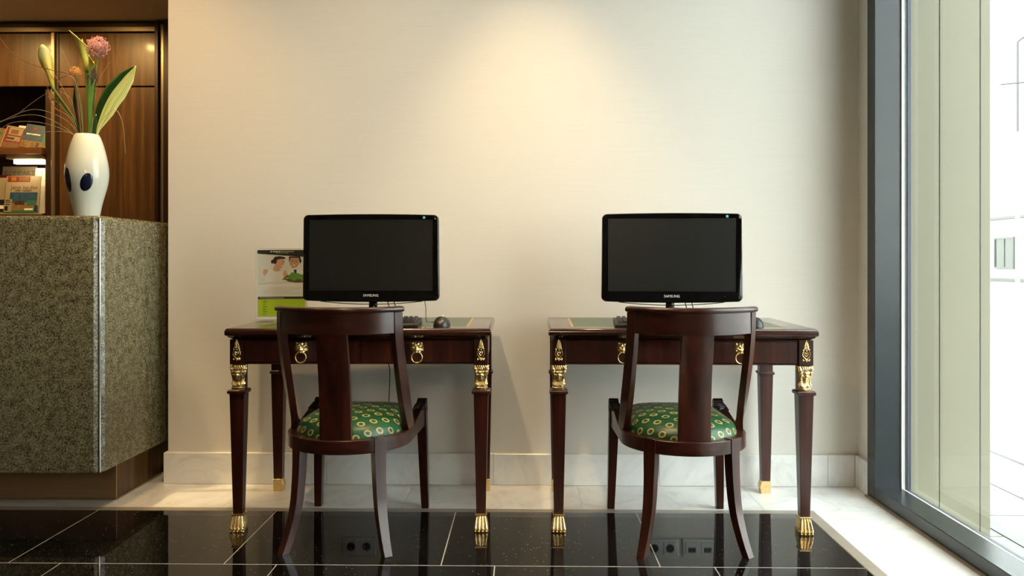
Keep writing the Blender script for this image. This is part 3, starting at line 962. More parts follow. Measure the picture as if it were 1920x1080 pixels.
blades = [
    ([fp(-10, -20), fp(-30, 22, -0.02), (-90 * U, -0.03, 45 * U), fp(-150, 23, -0.04), fp(-182, 8, -0.04)], 'grass blade in the highest low arc to the left of the vase'),
    ([fp(-12, -20), fp(-34, 10, -0.02), fp(-85, 34, -0.035), fp(-140, 26, -0.04), fp(-175, 6, -0.04)], 'second grass blade arching low to the left of the vase'),
    ([fp(-8, -20), fp(-30, 4, -0.03), fp(-80, 20, -0.04), fp(-130, 18, -0.05), fp(-165, -8, -0.05)], 'grass blade arching just above the magazine tops'),
    ([fp(-6, -20), fp(-26, 2, -0.03), fp(-90, -2, -0.05), fp(-140, -28, -0.06), fp(-172, -52, -0.06)], 'lowest grass blade drooping across the niche shelf'),
    ([fp(-8, -20), fp(-20, 30, 0.01), fp(-70, 118, 0.02), fp(-120, 152, 0.02), fp(-165, 160, 0.02)], 'grass blade rising to the left past the yellow calla'),
    ([fp(-8, -20), fp(-22, 30, -0.01), fp(-70, 98, -0.02), fp(-120, 118, -0.02)], 'grass blade ending left below the yellow calla'),
    ([fp(10, -20), fp(30, 20, -0.02), fp(58, 44, -0.03), fp(75, 20, -0.035), fp(82, -38, -0.04)], 'grass blade bending down to the right of the vase'),
    ([fp(-6, -20), fp(-14, 60, 0.01), fp(-32, 115, 0.02), fp(-52, 160, 0.02)], 'thin grass blade rising beside the orange ball flower'),
    ([fp(-10, -20), fp(-20, 40, -0.01), fp(-32, 72, -0.02), fp(-70, 76, -0.02), fp(-135, 28, -0.03)], 'grass blade looping over the seed cluster'),
    ([fp(6, -20), fp(14, 90, 0.02), fp(38, 140, 0.02)], 'thin grass blade rising right of the pink ball flower stem'),
]
for pts, lb in blades:
    g = flower('grass_blade', lb, 'grass', 'grass blades in the vase')
    bm = BM(); tube(bm, catmull(pts, 8), [0.0013, 0.0005], 5); obj('blade', bm, MAT['grass'], g, smooth=60)
for pts, lb in [([fp(-4, -20, -0.02), fp(-10, 40, -0.03), fp(-12, 78, -0.03), fp(-22, 108, -0.03), fp(-58, 118, -0.03), fp(-98, 130, -0.03), fp(-135, 152, -0.03), fp(-160, 184, -0.03)], 'reddish twig running out to the upper left of the bouquet'),
                ([fp(-4, -20, -0.025), fp(-8, 50, -0.035), fp(-12, 95, -0.04), fp(-28, 106, -0.04), fp(-52, 100, -0.04), fp(-68, 130, -0.04)], 'curled reddish twig looping under the orange ball flower'),
                ([fp(-6, -20, -0.02), fp(-24, 28, -0.03), fp(-50, 45, -0.03), fp(-62, 62, -0.03), fp(-68, 95, -0.03)], 'short reddish twig below the yellow calla')]:
    g = flower('twig', lb, 'twig', 'twigs in the vase')
    bm = BM(); tube(bm, catmull(pts, 6), [0.0028, 0.0009], 6); obj('branch', bm, MAT['twig'], g, smooth=60)


# ------------------------------------------------------------------ desks
def tapered(bm, secs):
    loft(bm, [[(-hx, -hy, z), (hx, -hy, z), (hx, hy, z), (-hx, hy, z)] for hx, hy, z in secs])


def head_mesh():
    """gilt bust on the front of a leg: half-round, hair ridges, brow, nose, chin, bust"""
    bm = BM()
    rows, n = 44, 40
    rings = []
    for i in range(rows):
        t_ = i / (rows - 1)
        z = 0.533 + t_ * 0.092
        if t_ < 0.30: r = 0.0200 + 0.003 * math.sin(t_ / 0.30 * PI)
        elif t_ < 0.42: r = 0.0190
        else: r = 0.0190 + 0.0062 * math.sin((t_ - 0.42) / 0.58 * PI * 0.62)
        ring = []
        for k in range(n):
            a = PI + PI * k / (n - 1)                   # front half, -y
            ph = math.degrees(a - 1.5 * PI)             # 0 at the front
            rr = r
            g = lambda c, w, zz, zw: math.exp(-((ph - c) / w) ** 2 - ((t_ - zz) / zw) ** 2)
            if abs(ph) > 34 and t_ > 0.20: rr += 0.0017 * math.sin(abs(ph) * 0.36 + 2.2 * math.sin(t_ * 11)) + 0.002
            if t_ > 0.80: rr += 0.0013 * math.sin(ph * 0.40 + 2 * math.sin(t_ * 20)) + 0.0015
            if t_ < 0.10: rr += 0.003
            rr += 0.0085 * g(0, 12, 0.60, 0.07) + 0.0045 * g(0, 34, 0.72, 0.04) - 0.0030 * g(-18, 9, 0.655, 0.03) - 0.0030 * g(18, 9, 0.655, 0.03)
            rr += 0.0035 * g(0, 14, 0.50, 0.022) - 0.0025 * g(0, 12, 0.53, 0.012) + 0.0045 * g(0, 16, 0.44, 0.035) + 0.0030 * (g(-24, 12, 0.57, 0.06) + g(24, 12, 0.57, 0.06))
            rr += 0.004 * (g(-26, 14, 0.17, 0.06) + g(26, 14, 0.17, 0.06))
            sq = 1.0 / max(abs(math.cos(a)), abs(math.sin(a)))
            rr *= 1 + 0.45 * (min(sq, 1.25) - 1)
            ring.append((rr * math.cos(a), -0.0025 + rr * math.sin(a), z))
        rings.append(ring)
    loft(bm, rings, True, True)
    return bm


def paw_mesh():
    bm = BM()
    tapered(bm, [(0.0215, 0.0215, 0.056), (0.0225, 0.0225, 0.060), (0.0215, 0.0215, 0.064)])
    rows = [(0.019, -0.019, 0.019, 0.058), (0.020, -0.022, 0.020, 0.045), (0.024, -0.027, 0.021, 0.028), (0.027, -0.030, 0.021, 0.014), (0.027, -0.030, 0.021, 0.0)]
    rings = []
    for hx, yf, yb, z in rows:
        ring = []
        n = 20
        for k in range(n + 1):
            x = -hx + 2 * hx * k / n
            ring.append((x, yf - 0.0026 * abs(math.sin(k / n * PI * 4)) + 0.005 * (abs(x) / hx) ** 3, z))
        ring += [(hx, yb, z), (-hx, yb, z)]
        rings.append(ring)
    loft(bm, rings)
    for i in range(4):
        x = -0.0205 + i * 0.0137
        ball(bm, (x, -0.030 + 0.004 * abs(x) / 0.02, 0.010), 0.0078, (0.95, 1.35, 1.25), 10, 8)
        ball(bm, (x, -0.0395 + 0.004 * abs(x) / 0.02, 0.004), 0.004, (0.8, 1.3, 0.95), 8, 6)
        tube(bm, [(x * 0.8, -0.0235, 0.052), (x * 0.92, -0.029, 0.03), (x, -0.033, 0.016)], [0.002, 0.0035, 0.0045], 6)
    return bm


def palmette_mesh(y):
    bm = BM()
    # leaf
    for i in range(7):
        z = 0.690 + i * 0.0046
        w = 0.0098 * (1 - (i / 6.5) ** 2.0) + 0.0012
        for s in (-1, 1):
            ball(bm, (s * w * 0.55, y - 0.001, z), 0.0036, (w / 0.0055 * 0.75, 0.6, 0.95), 8, 6, Matrix.Rotation(s * 0.6, 3, 'Y'))
    tube(bm, [(0, y - 0.001, 0.684), (0, y - 0.0035, 0.703), (0, y - 0.001, 0.7235)], [0.002, 0.0017, 0.0006], 6)
    # lyre with inner heart and foot scrolls
    for s in (-1, 1):
        tube(bm, catmull([(s * 0.0125, y, 0.687), (s * 0.0095, y - 0.001, 0.684), (s * 0.0130, y - 0.001, 0.674), (s * 0.0125, y - 0.001, 0.664), (s * 0.004, y - 0.001, 0.655), (0, y - 0.001, 0.652)], 4), 0.0019, 6)
        tube(bm, catmull([(0, y - 0.001, 0.661), (s * 0.006, y - 0.001, 0.669), (s * 0.0055, y - 0.001, 0.676), (s * 0.002, y - 0.001, 0.675), (0, y - 0.001, 0.670)], 4), 0.0016, 6)
        tube(bm, catmull([(0, y - 0.001, 0.651), (s * 0.006, y - 0.001, 0.649), (s * 0.0115, y - 0.001, 0.645), (s * 0.0125, y - 0.001, 0.651), (s * 0.0095, y - 0.001, 0.6525)], 4), 0.0019, 6)
        ball(bm, (s * 0.0125, y - 0.001, 0.6875), 0.002, (1, 0.8, 1), 6, 5)
    ball(bm, (0, y - 0.001, 0.683), 0.003, (1.5, 0.7, 0.8), 8, 6)
    ball(bm, (0, y - 0.001, 0.645), 0.0035, (1.0, 0.7, 1.2), 8, 6)
    return bm


def lion_mesh():
    """lion mask about 4.5 cm wide, front towards -y, centre at origin"""
    bm = BM()
    nr, na = 12, 44
    rings = []
    for i in range(nr + 1):
        q = 1 - i / nr * 0.98
        ring = []
        for k in range(na):
            a = 2 * PI * k / na
            R = 0.0240 * (1 + 0.05 * math.cos(2 * a)) * (1 + (0.06 * math.sin(11 * a) if q > 0.6 else 0))
            x, z = R * q * math.cos(a), R * q * math.sin(a)
            h = 0.013 * math.sqrt(max(0, 1 - q * q)) + 0.001
            if 0.55 < q < 0.98: h += 0.0018 * math.sin(11 * a)
            G_ = lambda cx, cz, s: math.exp(-((x - cx) ** 2 + (z - cz) ** 2) / s ** 2)
            h += 0.007 * G_(0, -0.006, 0.0055) + 0.003 * G_(0, 0.003, 0.004) - 0.0045 * (G_(-0.0065, 0.004, 0.003) + G_(0.0065, 0.004, 0.003))
            h += 0.0035 * (G_(-0.0065, 0.009, 0.0035) + G_(0.0065, 0.009, 0.0035)) - 0.004 * G_(0, -0.0125, 0.003) + 0.002 * (G_(-0.005, -0.007, 0.004) + G_(0.005, -0.007, 0.004))
            ring.append((x, -h, z))
        rings.append(ring)
    loft(bm, rings, True, True)
    for s in (-1, 1):
        ball(bm, (s * 0.0150, -0.004, 0.0175), 0.0050, (1, 0.7, 1), 8, 6)
    torus(bm, (0, -0.010, -0.015), 0.0035, 0.0022, 'x', 12, 6)
    return bm


def ring_mesh():
    bm = BM()
    torus(bm, (0, -0.012, -0.033), 0.0200, 0.0026, 'y', 32, 8)
    return bm


def make_desk(name, label, loc, rz):
    D = thing(name, label, 'desk', loc, rz)
    HX, HY = 0.4975, 0.31
    b = BM()
    secs = [(-0.026, 0.722), (-0.020, 0.726), (-0.011, 0.731), (-0.008, 0.736), (-0.002, 0.739), (0.0, 0.743), (0.0, 0.752), (-0.0015, 0.759), (-0.006, 0.7645), (-0.010, 0.765)]
    tapered(b, [(HX + o_, HY + o_, z) for o_, z in secs])
    top = obj('tabletop', b, MAT['mahog_top'], D, smooth=50)
    b = BM(); box(b, (-HX + 0.10, -HY + 0.095, 0.7640), (HX - 0.10, HY - 0.06, 0.7655)); obj('leather_inlay', b, MAT['leather'], top, label='dark green leather writing surface')
    b = BM()
    x0, y0, y1, w = HX - 0.088, -HY + 0.083, HY - 0.048, 0.010
    for lo, hi in (((-x0, y0), (x0, y0 + w)), ((-x0, y1 - w), (x0, y1)), ((-x0, y0 + w), (-x0 + w, y1 - w)), ((x0 - w, y0 + w), (x0, y1 - w))):
        box(b, (lo[0], lo[1], 0.7642), (hi[0], hi[1], 0.7654))
    obj('tooled_border', b, MAT['tooling'], top, label='gold tooled border')
    # apron rails
    b = BM()
    ay = -0.279
    box(b, (-0.433, ay + 0.003, 0.628), (0.433, ay + 0.02, 0.634)); box(b, (-0.433, ay + 0.003, 0.718), (0.433, ay + 0.02, 0.7225))
    box(b, (-0.433, ay + 0.018, 0.634), (0.433, ay + 0.024, 0.718)); box(b, (-0.006, ay + 0.003, 0.634), (0.006, ay + 0.018, 0.718))
    box(b, (-0.433, 0.256, 0.628), (0.433, 0.276, 0.7225))
    for s in (-1, 1): box(b, (min(s * 0.462, s * 0.478), -0.233, 0.628), (max(s * 0.462, s * 0.478), 0.233, 0.7225))
    obj('apron', b, MAT['mahog_x'], D, bevel=0.0008, seg=1)
    for s in (-1, 1):
        b = BM(); xa, xb = sorted((s * 0.0075, s * 0.4315)); box(b, (xa, ay + 0.001, 0.6355), (xb, ay + 0.0175, 0.7165))
        dr = obj('drawer', b, MAT['mahog_z'], D, bevel=0.0012)
        o = obj('lion_mask', lion_mesh(), MAT['gilt'], dr, smooth=40, label='gilt lion head drawer pull'); o.location = (s * 0.218, ay + 0.001, 0.690); o.scale = (1.04, 1.1, 1.0)
        o = obj('pull_ring', ring_mesh(), MAT['gilt'], dr, smooth=60, label='gilt ring'); o.location = (s * 0.218, ay + 0.001, 0.688)
    for sx in (-1, 1):
        # front leg: block, waist, collar, tapered shaft
        b = BM()
        box(b, (-0.0265, -0.0265, 0.628), (0.0265, 0.0265, 0.7225))
        box(b, (-0.0245, -0.003, 0.532), (0.0245, 0.0245, 0.628))
        tapered(b, [(0.029, 0.029, 0.516), (0.0345, 0.0345, 0.520), (0.0345, 0.0345, 0.529), (0.030, 0.030, 0.533)])
        tapered(b, [(0.0175, 0.0175, 0.060), (0.0275, 0.0275, 0.519)])
        lg = obj('leg', b, MAT['mahog_z'], D, bevel=0.0012, loc=(sx * 0.459, -0.26, 0))
        obj('gilt_head', head_mesh(), MAT['gilt'], lg, smooth=50, label='gilt bust mount')
        obj('gilt_paw', paw_mesh(), MAT['gilt'], lg, smooth=50, label='gilt lion paw foot')
        obj('gilt_palmette', palmette_mesh(-0.0268), MAT['gilt'], lg, smooth=60, label='gilt palmette and lyre mount')
        b = BM()
        box(b, (-0.0265, -0.0265, 0.532), (0.0265, 0.0265, 0.7225))
        tapered(b, [(0.028, 0.028, 0.520), (0.033, 0.033, 0.523), (0.033, 0.033, 0.531), (0.028, 0.028, 0.535)])
        tapered(b, [(0.0185, 0.0185, 0.05), (0.0275, 0.0275, 0.522)])
        lg = obj('leg', b, MAT['mahog_z'], D, bevel=0.0012, loc=(sx * 0.459, 0.26, 0))
        b = BM()
        prism(b, [(-0.0195, 0.054), (0.0195, 0.054), (0.0215, 0.045), (0.0265, 0.03), (0.0215, 0.0), (-0.0195, 0.0)] if sx < 0 else [(-0.0195, 0.054), (0.0195, 0.054), (0.0195, 0.0), (-0.0215, 0.0), (-0.0265, 0.03), (-0.0215, 0.045)], -0.021, 0.021)
        ball(b, (0, -0.021, 0.03), 0.003, (1, 0.6, 1), 8, 6)
        obj('gilt_foot', b, MAT['gilt'], lg, bevel=0.001, seg=1, label='plain gilt block foot')
    return D


DL = make_desk('writing_desk', 'mahogany writing desk on the left with photo card and mouse on it', (-0.631, 3.285, 0), math.radians(1.0))
DR = make_desk('writing_desk', 'mahogany writing desk on the right, nearest the window', (0.590, 3.285, 0), math.radians(-1.1))


# ------------------------------------------------------------------ chairs
def arc_band(bm, R0, R1, z0, z1, half, cy, n=28, rnd=False):
    rings = []
    for i in range(n + 1):
        th = math.radians(-half + 2 * half * i / n)
        s, c = math.sin(th), -math.cos(th)
        if rnd:
            ring = []
            cr, cz, hr, hz = (R0 + R1) / 2, (z0 + z1) / 2, (R1 - R0) / 2, (z1 - z0) / 2
            for k in range(14):
                a = 2 * PI * k / 14
                q = lambda v: math.copysign(abs(v) ** 0.7, v)
                r = cr + hr * q(math.cos(a)); z = cz + hz * q(math.sin(a))
                ring.append((r * s, cy + r * c, z))
        else:
            ring = [(r * s, cy + r * c, z) for r, z in ((R0, z0), (R1, z0), (R1, z1), (R0, z1))]
        rings.append(ring)
    loft(bm, rings)


def make_chair():
    C = thing('desk_chair', 'dark mahogany curved back chair with green silk seat at the left desk', 'chair', (0, 0, 0), 0, 'mahogany desk chairs')
    CY, R = -0.010, 0.268
    # crest rail and rolled cap
    b = BM(); arc_band(b, R - 0.012, R + 0.010, 0.765, 0.842, 46.4, CY); obj('crest_rail', b, MAT['mahog_x'], C, smooth=40, bevel=0.0015)
    b = BM(); arc_band(b, R - 0.019, R + 0.020, 0.8385, 0.8585, 54.0, CY, 32, True); obj('crest_cap', b, MAT['mahog_x'], C, smooth=50)
    # stiles
    for s in (-1, 1):
        path = [(-0.183, 0.8385, 50, 0.036), (-0.178, 0.77, 50, 0.037), (-0.144, 0.67, 53, 0.040), (-0.088, 0.55, 58, 0.045), (-0.034, 0.452, 70, 0.052), (0.002, 0.393, 85, 0.074)]
        P = catmull([(y, z, a) for y, z, a, w in path], 5)
        Wd = catmull([(w, 0, 0) for *_, w in path], 5)
        b = BM(); rings = []
        for i, (p, w) in enumerate(zip(P, Wd)):
            a = math.radians(p.z)
            T = Vector((s * math.cos(a), math.sin(a), 0)); N = Vector((s * math.sin(a), -math.cos(a), 0))
            x = s * (0.2050 + 0.0075 * min(1, max(0, (0.80 - p.y) / 0.40)))
            c = Vector((x, p.x, p.y)); hw = w.x / 2; ht = 0.0125
            rings.append([c - T * hw - N * ht, c + T * hw - N * ht, c + T * hw + N * ht, c - T * hw + N * ht])
        loft(b, rings); obj('stile', b, MAT['mahog_z'], C, smooth=35, bevel=0.0015)
    # splat
    b = BM(); rings = []
    for i in range(11):
        t_ = i / 10
        z = 0.392 + t_ * (0.768 - 0.392)
        yc = -0.226 - 0.052 * t_ + 0.014 * math.sin(t_ * PI)
        hw = 0.0545 + 0.002 * (1 - t_)
        f_, k_ = [], []
        for k in range(9):
            x = -hw + 2 * hw * k / 8
            dy = x * x / (2 * R)
            f_.append((x, yc + dy - 0.008, z)); k_.append((x, yc + dy + 0.008, z))
        rings.append(f_ + k_[::-1])
    loft(b, rings); obj('splat', b, MAT['mahog_z'], C, smooth=35, bevel=0.0012)
    # hoop seat rail
    hp = []
    for i in range(14): hp.append((0.212, 0.315 - 0.335 * i / 14, 1, 0))
    for i in range(33):
        a = -PI * i / 32
        hp.append((0.212 * math.cos(a), -0.02 + 0.212 * math.sin(a), math.cos(a), math.sin(a)))
    for i in range(1, 15): hp.append((-0.212, -0.02 + 0.335 * i / 14, -1, 0))
    b = BM(); rings = []
    for x, y, nx, ny in hp:
        u = max(0, min(1, (y - 0.02) / 0.25)); zt = 0.396 + 0.040 * u * u * (3 - 2 * u)
        zb = 0.348 - 0.004 * u
        rings.append([(x - nx * 0.014, y - ny * 0.014, zb), (x + nx * 0.015, y + ny * 0.015, zb), (x + nx * 0.015, y + ny * 0.015, zt), (x - nx * 0.014, y - ny * 0.014, zt)])
    loft(b, rings); obj('seat_rail', b, MAT['mahog_x'], C, smooth=35, bevel=0.002)
    b = BM(); box(b, (-0.198, 0.288, 0.344), (0.198, 0.314, 0.405)); obj('front_rail', b, MAT['mahog_x'], C, bevel=0.002)
    # carved scrolls over the front legs
    for s in (-1, 1):
        b = BM()
        rings = []
        for x in (-0.020, -0.018, 0.018, 0.020):
            k_ = 0.8 if abs(x) > 0.019 else 1.0
            rings.append([(s * 0.213 + x, 0.300 + 0.021 * k_ * (1 + 0.10 * math.sin(9 * a)) * math.cos(a), 0.432 + 0.021 * k_ * (1 + 0.10 * math.sin(9 * a)) * math.sin(a)) for a in [2 * PI * i / 54 for i in range(54)]])
        loft(b, rings)
        for i in range(5):
            y = 0.270 - i * 0.017; u = max(0, min(1, (y - 0.02) / 0.25)); zt = 0.396 + 0.040 * u * u * (3 - 2 * u)
            tube(b, catmull([(s * 0.193, y - 0.004, zt - 0.008), (s * 0.200, y, zt + 0.001), (s * 0.213, y + 0.004, zt + 0.003), (s * 0.226, y + 0.002, zt), (s * 0.2285, y - 0.004, zt - 0.012 + 0.002 * i)], 4), 0.0072 - i * 0.0007, 8)
        for k_ in (-1, 0, 1):
            tube(b, [(s * 0.2275, 0.300 + 0.009 * k_, 0.428), (s * 0.229, 0.296 + 0.006 * k_, 0.405), (s * 0.2275, 0.292 + 0.003 * k_, 0.385)], [0.006, 0.005, 0.002], 8)
        obj('carved_scroll', b, MAT['carved'], C, smooth=30, label='carved black scroll')
    # legs
    for s in (-1, 1):
        nx, ny = s * 0.62, -0.785
        T = Vector((-ny * s, nx * s, 0)); N = Vector((nx, ny, 0))
        path = [(0.0, 0.399, 0.0225), (0.0, 0.345, 0.0225), (0.004, 0.25, 0.020), (0.016, 0.15, 0.0185), (0.042, 0.06, 0.0165), (0.067, 0.0, 0.015)]
        P = catmull(path, 5); b = BM(); rings = []
        base = Vector((s * 0.212 * 0.66, -0.02 - 0.212 * 0.751, 0))
        for p in P:
            c = base + N * (p.x + 0.0015) + Vector((0, 0, p.y)); hw = p.z; ht = 0.0165 if p.y > 0.3 else 0.0165 - 0.0025 * (1 - p.y / 0.3)
            rings.append([c - T * hw - N * ht, c + T * hw - N * ht, c + T * hw + N * ht, c - T * hw + N * ht])
        loft(b, rings); obj('leg', b, MAT['mahog_z'], C, smooth=35, bevel=0.0012)
        path = [(0.300, 0.420, 0.0200), (0.300, 0.34, 0.0195), (0.304, 0.2, 0.0175), (0.308, 0.1, 0.016), (0.316, 0.0, 0.0145)]
        P = catmull(path, 4); b = BM(); rings = []
        for p in P:
            hw = p.z; x = s * (0.212 + (0.42 - p.y) * 0.028)
            rings.append([(x - hw, p.x - hw, p.y), (x + hw, p.x - hw, p.y), (x + hw, p.x + hw, p.y), (x - hw, p.x + hw, p.y)])
        loft(b, rings); obj('leg', b, MAT['mahog_z'], C, smooth=35, bevel=0.0012)
    # upholstered seat
    b = BM(); uv = b.loops.layers.uv.new('UVMap')
    n, m = 64, 12
    cx, cy = 0.0, 0.06
    out = []
    for k in range(n):
        a = 2 * PI * k / n
        dx, dy = math.cos(a), math.sin(a)
        lo_, hi_ = 0.0, 0.6
        for _ in range(30):
            md = (lo_ + hi_) / 2
            x, y = cx + dx * md, cy + dy * md
            if y > -0.02: ins = (abs(x) / 0.196) ** 8 + (max(0, y) / 0.285) ** 8 < 1
            else: ins = x * x + (y + 0.02) ** 2 < 0.196 ** 2
            if ins: lo_ = md
            else: hi_ = md
        out.append((dx, dy, lo_))
    pr = []
    for j in range(m + 1):
        q = j / m * PI / 2
        pr.append((math.sin(q) ** 0.75, 0.385 + 0.080 * math.cos(q) ** 0.75))
    rows_, uvr = [], []
    for j in range(1, m + 1):
        sc, z = pr[j]
        rows_.append([b.verts.new((cx + dx * r * sc, cy + dy * r * sc, z)) for dx, dy, r in out])
    al = [0.0]
    for j in range(1, m + 1):
        al.append(al[-1] + math.hypot((pr[j][0] - pr[j - 1][0]) * 0.21, pr[j][1] - pr[j - 1][1]))
    for j in range(1, m + 1): uvr.append([(dx * al[j] * r / 0.21, dy * al[j] * r / 0.21) for dx, dy, r in out])
    top = b.verts.new((cx, cy, pr[0][1]))
    for k in range(n):
        k2 = (k + 1) % n
        f_ = b.faces.new((top, rows_[0][k], rows_[0][k2]))
        for lp, u_ in zip(f_.loops, ((0, 0), uvr[0][k], uvr[0][k2])): lp[uv].uv = u_
        for j in range(m - 1):
            f_ = b.faces.new((rows_[j][k], rows_[j + 1][k], rows_[j + 1][k2], rows_[j][k2]))
            for lp, u_ in zip(f_.loops, (uvr[j][k], uvr[j + 1][k], uvr[j + 1][k2], uvr[j][k2])): lp[uv].uv = u_
    low = [b.verts.new((v_.co.x * 0.99, v_.co.y, 0.360)) for v_ in rows_[-1]]
    for k in range(n): b.faces.new((rows_[-1][k], low[k], low[(k + 1) % n], rows_[-1][(k + 1) % n]))
    b.faces.new(low)
    obj('seat', b, MAT['silk'], C, smooth=60, label='green silk seat with gold wreaths')
    return C


CL = make_chair()
CL.location = (-0.649, 2.990, 0); CL.rotation_euler.z = math.radians(-2.4)
CR = copy_tree(CL)
CR.location = (0.579, 2.988, 0); CR.rotation_euler.z = math.radians(0.8)
CR['label'] = 'dark mahogany curved back chair with green silk seat at the right desk'


# ------------------------------------------------------------------ monitors
def bezel_outline(w, h, r, bow_t, bow_b, taper=0.0, n=8):
    pts = []
    cs = [(w / 2 - r, h / 2 - r, 0), (-w / 2 + r, h / 2 - r, 90), (-w / 2 + r, -h / 2 + r, 180), (w / 2 - r, -h / 2 + r, 270)]
    for i, (cx, cz, a0) in enumerate(cs):
        for k in range(n + 1):
            a = math.radians(a0 + 90 * k / n)
            pts.append([cx + r * math.cos(a), cz + r * math.sin(a)])
        if i in (0, 2):
            for k in range(1, 8):
                x = (w / 2 - r) * (1 - 2 * k / 8) * (1 if i == 0 else -1)
                pts.append([x, h / 2 if i == 0 else -h / 2])
    for p in pts:
        q = 1 - (2 * p[0] / w) ** 2
        if p[1] > h / 2 - r: p[1] += bow_t * q
        if p[1] < -h / 2 + r: p[1] -= bow_b * q
        p[0] *= 1 + taper * (0.5 - p[1] / h)
    return pts


def make_monitor(label, loc, rz, cable_x):
    M_ = thing('monitor', label, 'monitor', loc, rz, 'black monitors on the desks')
    w, h, zc = 0.556, 0.352, 0.265
    b = BM()
    o0 = bezel_outline(w, h, 0.020, 0.004, 0.006, 0.012)
    i0 = bezel_outline(0.512, 0.297, 0.002, 0, 0)
    def ring_(pts, y, k=1.0, dz=0.0): return [(x * k, y, zc + z * k + dz) for x, z in pts]
    loft(b, [ring_(i0, -0.013, 1, 0.011), ring_(i0, -0.0175, 1.003, 0.011), ring_(o0, -0.019, 0.985), ring_(o0, -0.0165, 0.995), ring_(o0, -0.011), ring_(o0, 0.008), ring_(o0, 0.014, 0.985)], True, True)
    bz = obj('bezel', b, MAT['gloss_black'], M_, smooth=45)
    b = BM(); box(b, (-0.254, -0.0145, zc + 0.011 - 0.1465), (0.254, -0.0128, zc + 0.011 + 0.1465)); obj('screen', b, MAT['screen'], M_, label='switched off dark screen')
    b = BM()
    loft(b, [ring_(o0, 0.012, 0.975), ring_(o0, 0.03, 0.93), ring_(o0, 0.05, 0.75), ring_(o0, 0.058, 0.5)], True, True); obj('back_shell', b, MAT['matt_black'], M_, smooth=50)
    # clear lower lip with dark edge
    b = BM(); rings = []
    for k in range(25):
        x = -0.21 + 0.42 * k / 24; q = 1 - (x / 0.21) ** 2
        rings.append([(x, -0.008, zc - h / 2 + 0.006), (x, 0.0, zc - h / 2 + 0.006), (x, 0.0, zc - h / 2 - 0.003 - 0.0115 * q), (x, -0.008, zc - h / 2 - 0.003 - 0.0115 * q)])
    loft(b, rings); lip = obj('lower_lip', b, MAT['acrylic'], M_, label='clear acrylic lower lip')
    b = BM(); tube(b, [(-0.21 + 0.42 * k / 24, -0.004, zc - h / 2 - 0.003 - 0.0125 * (1 - ((-0.21 + 0.42 * k / 24) / 0.21) ** 2)) for k in range(25)], 0.0019, 6); obj('lip_edge', b, MAT['matt_black'], lip, smooth=60)
    text('lettering', 'SAMSUNG', 0.0145, MAT['silver_print'], bz, (0.0, -0.0192, zc - 0.155), sx=0.95)
    b = BM(); box(b, (0.214, -0.0194, zc + 0.1605), (0.2235, -0.0186, zc + 0.1695)); obj('sticker', b, MAT['cyan_print'], bz, label='small cyan sticker')
    b = BM(); lathe(b, [(0.0001, 0.0), (0.0022, 0.0), (0.0022, 0.0012), (0.0001, 0.0015)], 10); obj('power_button', b, MAT['matt_black'], bz, loc=(0.21, -0.0185, zc - 0.155), rot=(PI / 2, 0, 0))
    b = BM(); rings = []
    for z, hw, hd in ((0.012, 0.030, 0.022), (0.04, 0.019, 0.012), (0.10, 0.017, 0.010), (0.20, 0.017, 0.010)):
        rings.append([(hw * math.cos(2 * PI * k / 20), 0.035 + hd * math.sin(2 * PI * k / 20), z) for k in range(20)])
    loft(b, rings); obj('neck', b, MAT['gloss_black'], M_, smooth=50)
    b = BM(); lathe(b, [(0.0001, 0.0), (0.115, 0.0), (0.118, 0.003), (0.112, 0.008), (0.06, 0.013), (0.0001, 0.015)], 40)
    o = obj('stand', b, MAT['gloss_black'], M_, smooth=50, loc=(0, 0.035, 0)); o.scale = (1, 0.75, 1)
    b = BM()
    for dx in (0.058, 0.085):
        tube(b, catmull([(dx, 0.03, zc - h / 2 + 0.02), (dx + 0.004, 0.034, zc - h / 2 - 0.012), (dx + 0.012, 0.045, 0.05), (dx + 0.02, 0.08, 0.003)], 5), 0.0022, 6)
    obj('monitor_cable', b, MAT['cable'], M_, smooth=60)
    return M_


ZT = 0.7657
make_monitor('black wide monitor on the left desk behind the photo card', (-0.634, 3.290, ZT), math.radians(0.5), 0)
make_monitor('black wide monitor on the right desk near the window', (0.588, 3.235, ZT), math.radians(-2.5), 0)


# ------------------------------------------------------------------ keyboards and mice
def make_keyboard(label, loc, rz):
    K = thing('keyboard', label, 'keyboard', loc, rz, 'black keyboards on the desks')
    b = BM()
    rings = []
    for y, zt in ((-0.078, 0.010), (-0.074, 0.014), (0.070, 0.026), (0.078, 0.022)):
        rings.append([(-0.225, y, 0.0), (0.225, y, 0.0), (0.225, y, zt), (-0.225, y, zt)])
    loft(b, rings); obj('keyboard_body', b, MAT['matt_black'], K, bevel=0.003)
    b = BM()
    for r_ in range(6):
        y = -0.060 + r_ * 0.0225
        z = 0.0155 + (y + 0.074) * 0.0833
        for c_ in range(21):
            if c_ in (15, 17) and r_ in (1,): continue
            x = -0.205 + c_ * 0.0205
            if r_ == 0 and 4 <= c_ <= 8: continue
            tw = [bm_ for bm_ in ((x - 0.0085, y - 0.0085, z - 0.002), (x + 0.0085, y - 0.0085, z - 0.002), (x + 0.0085, y + 0.0085, z - 0.001), (x - 0.0085, y + 0.0085, z - 0.001))]
            up = [(x - 0.0068, y - 0.0066, z + 0.006), (x + 0.0068, y - 0.0066, z + 0.006), (x + 0.0068, y + 0.0072, z + 0.0072), (x - 0.0068, y + 0.0072, z + 0.0072)]
            loft(b, [tw, up])
    box(b, (-0.118, -0.0685, 0.0145), (-0.036, -0.0515, 0.0225))
    obj('keys', b, MAT['key_black'], K, kind='stuff')
    return K


make_keyboard('black keyboard on the left desk beside the mouse', (-0.636, 3.105, ZT), math.radians(1.0))
make_keyboard('black keyboard on the right desk, left end showing past the chair', (0.570, 3.110, ZT), math.radians(-4.0))


